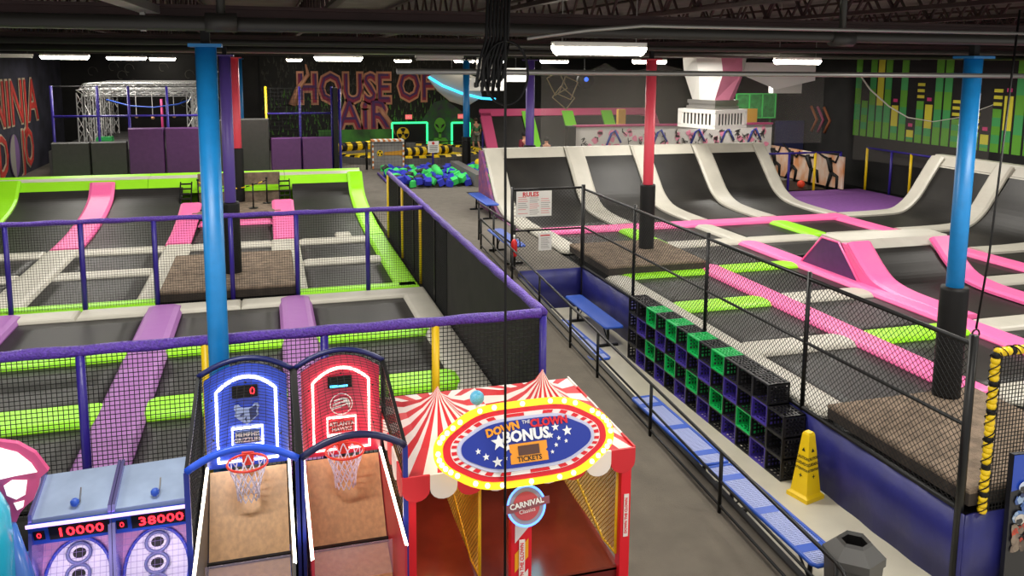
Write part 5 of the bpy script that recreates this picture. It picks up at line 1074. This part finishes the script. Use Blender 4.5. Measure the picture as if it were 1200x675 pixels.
# winged cabinet at the left edge
t = thing('winged_arcade_game', 'arcade game with a pink edged white wing and teal body at the left edge', 'arcade game', (-2.4, 6.9, 0))
MB().box((-2.75, 6.3, 0), (-1.95, 7.1, 1.25)).build('cabinet', mat('cabinet_blue', '2C6CB4', .35, nscale=3, hx2='3A3F9A'), t)
wing = [(-2.4, 2.4), (-2.1, 2.46), (-1.95, 2.44), (-1.84, 2.41), (-1.73, 2.32), (-1.65, 2.17), (-1.71, 2.12), (-1.72, 2.06), (-1.76, 1.96), (-1.82, 1.91), (-1.86, 1.86), (-1.9, 1.77), (-1.95, 1.95), (-1.99, 2.04), (-2.4, 2.1)]
Wg = frame((0, 6.55, 0), (1, 0, 0), (0, 0, 1)); MB().prism(wing, Wg, -.05).build('wing', mat('wing_pink', 'C8467E', .35, coat=.4), t)
mb = MB(); W2 = Wg @ Matrix.Translation((0, 0, .004))
for p in ([(-2.35, 2.35), (-1.95, 2.395), (-1.84, 2.345), (-1.755, 2.25), (-1.72, 2.175), (-1.86, 2.165), (-1.98, 2.15), (-2.35, 2.15)], [(-1.945, 2.1), (-1.89, 2.135), (-1.79, 2.12), (-1.81, 2.01), (-1.87, 1.98), (-1.93, 2.02)], [(-1.89, 1.955), (-1.82, 1.965), (-1.83, 1.915), (-1.87, 1.895)]): mb.prism(p[::-1], W2, .005)
mb.build('wing_membrane', mat('wing_white', 'F4F2EE', .4, emit=.5), t)
MB().tube([(-2.15, 6.4, 1.2), (-2.08, 6.4, 1.5), (-2.06, 6.4, 1.75), (-2.07, 6.4, 1.95), (-2.1, 6.4, 2.12), (-2.14, 6.42, 2.2)], [.2, .21, .19, .19, .15, .04], 16).build('teal_body', mat('teal_plastic', '22A6C4', .25, coat=.5), t)
MB().tube([(-1.8, 6.5, .8), (-1.86, 6.5, 1.3), (-1.93, 6.5, 1.8)], [.12, .1, .06], 10).build('blue_limb', mat('limb_blue', '2F62B0', .3, coat=.5), t)

# ------------------------------------------------------------------ arcade: carnival game
t = thing('carnival_arcade_game', 'carnival tent arcade game with striped roof and bulb edged bonus sign', 'arcade game', (1.97, 7.0, 0))
Mr = mat('tent_red', 'D3252F', .5); Mw = mat('tent_white', 'F0E6E0', .5); Mgold = mat('gold_net', 'C09028', .4, metal=.3); Mredc = mat('game_red', 'E01B2A', .35)
XL, XR, YF, YB = 1.02, 2.93, 6.35, 7.95
MB().box((XL, YF, 0), (XR, YB, .72)).build('base_cabinet', mat('deep_red', '6A1414', .3, coat=.4), t)
MB().add([(XL+.03, YF, .74), (XR-.03, YF, .74), (XR-.03, YB-.1, .86), (XL+.03, YB-.1, .86), (XL+.03, YF, .7), (XR-.03, YF, .7), (XR-.03, YB-.1, .7), (XL+.03, YB-.1, .7)], [(3,2,1,0),(4,5,6,7),(0,1,5,4),(1,2,6,5),(2,3,7,6),(3,0,4,7)]).build('playfield', mat('playfield_red', '7E3020', .15, noise=.15, nscale=3, coat=.6), t)
MB().box((XL+.02, YB-.12, .72), (XR-.02, YB, 1.75)).build('back_wall', M_blk, t)
for x, l in ((XL, 'red_post'), (XR, 'red_post')): MB().box((x-.045, YF-.06, 0), (x+.045, YF+.04, 1.82)).build(l, Mredc, t)
for x in (XL, XR):
    MB().box((x-.03, YB-.06, 0), (x+.03, YB, 1.8)).build('rear_post', Mredc, t)
for x in (XL+.02, 1.62, XR-.05):
    mb = MB(); lattice(mb, (x, YF+.04, .82), (0, 1, 0), (0, 0, 1), 1.5, .95, .05, .006, True); mb.build('gold_side_net', Mgold, t)
    MB().tube([(x, YF+.02, 1.75), (x, YF+.02, .85), (x, YF+.3, .82), (x, YB-.2, 1.2), (x, YB-.12, 1.72)], .014, 6).build('net_frame', mat('yellow_trim', 'F2C21C', .35), t)
# centre post with stripes
mb = MB(); zs = [0, .5, .8, 1.0, 1.2, 1.45]
mb.box((1.87, YF-.09, 0), (2.05, YF+.0, 1.55)); mb.build('centre_post', Mredc, t)
mb = MB(); P_ = lambda q: [(1.9+u*.12, v) for u, v in q]
for z0_, mi in ((.35, 0), (.62, 1), (.9, 0), (1.17, 1)): mb.add([(1.9, YF-.095, z0_), (2.02, YF-.095, z0_+.13), (2.02, YF-.095, z0_+.3), (1.9, YF-.095, z0_+.17)], [(0, 1, 2, 3)], mi)
mb.build('diagonal_stripes', [mat('stripe_yellow', 'F3A81C', .4), Mw], t)
MB().box((1.935, YF-.1, .75), (1.985, YF-.11, 1.2)).build('plaque', Mw, t); text('DOWN THE CLOWN', .045, frame((1.96, YF-.112, .97), (0, 0, 1), (-1, 0, 0)), Mredc, t, ext=.001, sx=.95, bold=.001)
MB().box((XR-.02, YF-.07, 1.05), (XR+.025, YF-.065, 1.45)).build('plaque', Mw, t); text('DOWN THE CLOWN', .035, frame((XR+.002, YF-.072, 1.25), (0, 0, 1), (-1, 0, 0)), Mredc, t, ext=.001, bold=.001)
# roof: two peaked striped halves
def peak(cx, cy, zp, xl, xr, yf, yb, ze):
    mb = MB(); n = 32; ring = []
    for k in range(n):
        u = 4*k/n; s = int(u); f = u-s
        p = [(xl+(xr-xl)*f, yf), (xr, yf+(yb-yf)*f), (xr-(xr-xl)*f, yb), (xl, yb-(yb-yf)*f)][s]; ring.append(p)
    lv = [(0, 0), (.1, .26), (.3, .52), (.6, .8), (1, 1)]; vs = []
    for r_, d_ in lv: vs += [(cx+(x-cx)*r_, cy+(y-cy)*r_, zp-(zp-ze)*d_) for x, y in ring]
    for i in range(len(lv)-1):
        for k in range(n):
            mb.add([vs[i*n+k], vs[i*n+(k+1) % n], vs[(i+1)*n+(k+1) % n], vs[(i+1)*n+k]], [(3, 2, 1, 0)], k % 2)
    o = mb.build('striped_roof', [Mr, Mw], t, smooth=False); md = o.modifiers.new('thick', 'SOLIDIFY'); md.thickness = .012; return o
peak(1.41, 7.12, 2.28, 1.0, 1.98, 6.3, 8.0, 1.86); peak(2.42, 7.12, 2.34, 1.98, 3.0, 6.3, 8.0, 1.86)
# scalloped valance
mb = MB(); n = 9
for k in range(n):
    xa, xb = .95+2.05*k/n, .95+2.05*(k+1)/n; r_ = (xb-xa)/2; mx = (xa+xb)/2
    mb.prism([(xa, 1.88), (xa, 1.76)]+[(mx-r_*math.cos(a), 1.76-.1*math.sin(a)) for a in [PI*q/8 for q in range(1, 8)]]+[(xb, 1.76), (xb, 1.88)], FY(0, 6.29, 0), .02, k % 2)
for k in range(6):
    ya, yb_ = 6.3+1.7*k/6, 6.3+1.7*(k+1)/6; r_ = (yb_-ya)/2; my = (ya+yb_)/2
    for x in (.95, 3.0): mb.prism([(ya, 1.88), (ya, 1.76)]+[(my-r_*math.cos(a), 1.76-.1*math.sin(a)) for a in [PI*q/8 for q in range(1, 8)]]+[(yb_, 1.76), (yb_, 1.88)], frame((x, 0, 0), (0, 1, 0), (0, 0, 1)), .015, k % 2)
mb.build('scalloped_valance', [Mr, Mw], t)
MB().tube([(1.69, 6.75, 1.95), (1.69, 6.75, 2.25)], .012, 6).build('finial_rod', Mw, t); MB().sphere((1.69, 6.75, 2.29), .065, 14).build('blue_ball_finial', mat('glitter_blue', '5FB4DC', .3, noise=.2, nscale=120), t)
# clown targets, lit
for k, (x, hx_) in enumerate(((1.2, 'FF7A8A'), (1.36, 'FFE07A'), (1.52, 'FF8A5A'), (1.78, '6FE0F2'), (2.3, '6FD0F2'), (2.48, '6FE0F2'))):
    MB().tube([(x, 7.3, 1.7), (x, 7.3, 1.58), (x, 7.3, 1.5), (x, 7.3, 1.44)], [.075, .07, .045, .01], 10).build('lit_target', mat('target_lit_%d' % k, hx_, .4, emit=2.2), t)
for x in (1.35, 2.4): glow(x, 7.1, 1.8, 2.2, (1, .85, .7), .5, .4)
# bonus sign
S = FY(1.96, 6.17, 2.11, math.radians(24)) @ Matrix.Rotation(math.radians(.5), 4, 'Z')
def blob(sx_, sy_, b=.12, n=64): 
    out = []
    for k in range(n):
        a = 2*PI*k/n; c, s_ = math.cos(a), math.sin(a); x = abs(c)**.6*math.copysign(1, c); y = abs(s_)**.85*math.copysign(1, s_); out.append((x*sx_*(1+.0*b), y*sy_*(1+.32*math.exp(-(c/.62)**4))))
    return out
for q, (sx_, sy_, mm, zoff, nm_) in enumerate(((.775, .255, mat('sign_yellow', 'FFE11C', .35, emit=.25), 0, 'yellow_rim'), (.7, .212, mat('sign_red', 'DE1426', .35), .022, 'red_band'), (.64, .183, Mw, .03, 'striped_band'), (.585, .158, mat('sign_silver', 'C9CBE6', .3), .04, 'white_outline'), (.555, .14, mat('sign_blue', '15309A', .35), .048, 'blue_field'))):
    MB().prism(blob(sx_, sy_, .1), S @ Matrix.Translation((0, 0, zoff)), .02 if q == 0 else .008).build(nm_, mm, t)
mb = MB(); nb = 56; pin = blob(.592, .161, .1, nb*2); pout = blob(.634, .18, .1, nb*2)
for k in range(0, nb*2, 2):
    if k % 4 == 0: mb.prism([pin[k], pout[k], pout[(k+1)], pout[(k+2) % (nb*2)], pin[(k+2) % (nb*2)], pin[k+1]][::-1], S @ Matrix.Translation((0, 0, .039)), .002)
mb.build('red_stripes', mat('sign_red', 'DE1426'), t)
bp = blob(.742, .232, .1, 40)
for k in range(34):
    a = bp[int(k*40/34)]; MB().sphere(S @ Vector((a[0], a[1], .035)), .023, 8).build('bulb', mat('sign_bulb', 'FFF0DC', .3, emit=.7), t)
for x, y, r_ in ((-.24, .03, .07), (-.42, -.02, .025), (-.36, -.07, .03), (-.27, -.12, .045), (-.17, -.02, .035), (.25, .09, .035), (.35, .05, .045), (.2, .03, .028), (.27, .0, .02), (.33, -.03, .018), (.24, -.05, .02), (-.2, -.1, .02), (.2, -.1, .018)):
    MB().prism(star(r_), S @ Matrix.Translation((x, y, .057)), .004).build('star', M_txt_w, t)
MB().prism([(-.16, -.155), (.16, -.155), (.16, -.09), (.145, -.075), (.16, -.06), (.16, .0), (-.16, .0), (-.16, -.06), (-.145, -.075), (-.16, -.09)], S @ Matrix.Translation((0, -.0, .057)), .006).build('ticket_panel', mat('ticket_orange', 'F09A22', .4), t)
MB().prism([(-.09, -.095), (.09, -.095), (.09, -.02), (-.09, -.02)], S @ Matrix.Translation((0, 0, .064)), .004).build('ticket_window', mat('window_brown', '5A3A30', .3), t)
text('TICKETS', .055, S @ Matrix.Translation((0, -.125, .066)), M_txt_k, t, ext=.001, bold=.001)
text('DOWN', .085, S @ Matrix.Translation((-.2, .125, .062)) @ Matrix.Rotation(.15, 4, 'Z'), mat('lettering_orange', 'FFA01E', .4), t, ext=.004, bold=.004)
text('THE', .04, S @ Matrix.Translation((0.005, .16, .062)), M_txt_w, t, ext=.002); text('CLOWN', .085, S @ Matrix.Translation((.2, .14, .062)), mat('sign_red', 'DE1426'), t, ext=.004, bold=.004)
text('BONUS', .12, S @ Matrix.Translation((-.01, .055, .068)), M_txt_w, t, ext=.004, bold=.005)
# round carnival badge
Bq = FY(1.955, 6.14, 1.57, math.radians(15))
MB().prism(circ(.155, 32), Bq, .02).build('badge_disc', mat('badge_grey', '9A94A0', .35), t); MB().prism(circ(.115, 32), Bq @ Matrix.Translation((0, 0, .02)), .006).build('badge_centre', mat('badge_red', 'C24A50', .4), t)
MB().tube([Bq @ Vector((.16*math.cos(a), .16*math.sin(a), .02)) for a in [2*PI*k/32 for k in range(32)]], .01, 6, closed=True).build('badge_ring', mat('neon_badge', '5A8CFF', .4, emit=1.5), t)
MB().prism([(-.2, -.045), (.2, -.0), (.2, .06), (-.2, .025)], Bq @ Matrix.Translation((0, 0, .028)), .006).build('badge_banner', mat('banner_wine', '8C4A52', .4), t)
text('CARNIVAL', .062, Bq @ Matrix.Translation((0, .02, .037)) @ Matrix.Rotation(.1, 4, 'Z'), M_txt_w, t, ext=.001, bold=.002); text('Classics', .045, Bq @ Matrix.Translation((.0, -.035, .037)) @ Matrix.Rotation(.1, 4, 'Z'), M_txt_w, t, ext=.001)

# ------------------------------------------------------------------ rider poster cabinet at the right edge
t = thing('racing_arcade_cabinet', 'dark cabinet side with blue top and motocross riders at the right edge', 'arcade game', (7.3, 5.6, 0))
MB().add([(6.86, 5.9, 0), (6.84, 5.9, 1.48), (7.6, 5.9, 1.44), (7.6, 5.9, 0), (6.86, 5.95, 0), (6.84, 5.95, 1.48), (7.6, 5.95, 1.44), (7.6, 5.95, 0)], [(3,2,1,0),(4,5,6,7),(0,1,5,4),(1,2,6,5),(2,3,7,6),(3,0,4,7)]).build('side_panel', mat('poster_dark', '1B1C24', .4), t)
MB().add([(6.845, 5.893, 1.1), (6.843, 5.893, 1.475), (7.6, 5.893, 1.435), (7.6, 5.893, 1.2)], [(0, 3, 2, 1)]).build('blue_top', mat('poster_blue', '1F49B8', .4), t)
pc = random.Random(11)
for lab_, x, z, hc, cols in (('upper', 6.985, 1.14, 'C8D4EA', ('5E7FB8', '9FB8DA', '2B3A66', 'DDE3EE', '3F5C9A')), ('lower', 6.975, .8, 'CFC8C0', ('A8392C', '8A7A6C', '5C5048', 'C24A34', '7A6A60'))):
    mats_ = [mat('paint_'+c, c, .5, noise=.2, nscale=14) for c in cols]; mb = MB()
    for k in range(26):
        px, pz = x+pc.uniform(-.07, .2), z-.06-pc.uniform(0, .27); r_ = pc.uniform(.025, .06)
        mb.prism([(px+r_*pc.uniform(.6, 1.2)*math.cos(2*PI*q/6), pz+r_*pc.uniform(.6, 1.2)*math.sin(2*PI*q/6)) for q in range(6)], FY(0, 5.892-.0004*k, 0), .002, k % 5)
    mb.build('painted_rider', mats_, t)
    MB().prism([(x+.065*math.cos(a), z+.055*math.sin(a)) for a in [2*PI*q/16 for q in range(16)]], FY(0, 5.878, 0), .003).build('painted_helmet', mat('helmet'+hc, hc, .4, noise=.15, nscale=20), t)
    MB().prism([(x-.055, z-.035), (x+.0, z-.055), (x+.03, z-.02), (x+.01, z+.01), (x-.05, z+.005)], FY(0, 5.874, 0), .003).build('painted_visor', mat('visor_dark', '2A2A30', .3), t)

# ------------------------------------------------------------------ sub-parts: what sits on a part belongs to that part
SUB = {'backboard': ('light_strip', 'target_light', 'name_panel', 'team_lettering', 'score_display', 'score_digit', 'glow_line', 'emblem', 'emblem_shadow', 'emblem_ring', 'bolt'),
       'rim': ('rim_bracket', 'hoop_net'), 'ball_lane': ('lane_bar',), 'display_panel': ('light_edge', 'score_window', 'ball_window', 'score_digits', 'ball_digit'),
       'target_board': ('target_disc', 'target_ring', 'cup_ring', 'cup_hole', 'guard_net'), 'centre_post': ('diagonal_stripes',),
       'yellow_rim': ('red_band', 'striped_band', 'white_outline', 'blue_field', 'red_stripes', 'bulb', 'star', 'ticket_panel', 'ticket_window'),
       'badge_disc': ('badge_centre', 'badge_ring', 'badge_banner'), 'board': ('red_print', 'grey_print', 'red_symbol', 'printed_lines'), 'wing': ('wing_membrane',),
       'cone_body': ('warning_symbol',), 'cabinet': ('striped_edge', 'hazard_disc', 'hazard_trefoil', 'rocket_emblem')}
byroot = {}
for o in list(bpy.data.objects):
    if o.parent and o.parent.parent is None: byroot.setdefault(o.parent, []).append(o)
for root, ch in byroot.items():
    for host, subs in SUB.items():
        h = [c for c in ch if c.name.split('.')[0] == host]
        if not h: continue
        for c in ch:
            if c.name.split('.')[0] in subs and c is not h[0]: c.parent = h[0]
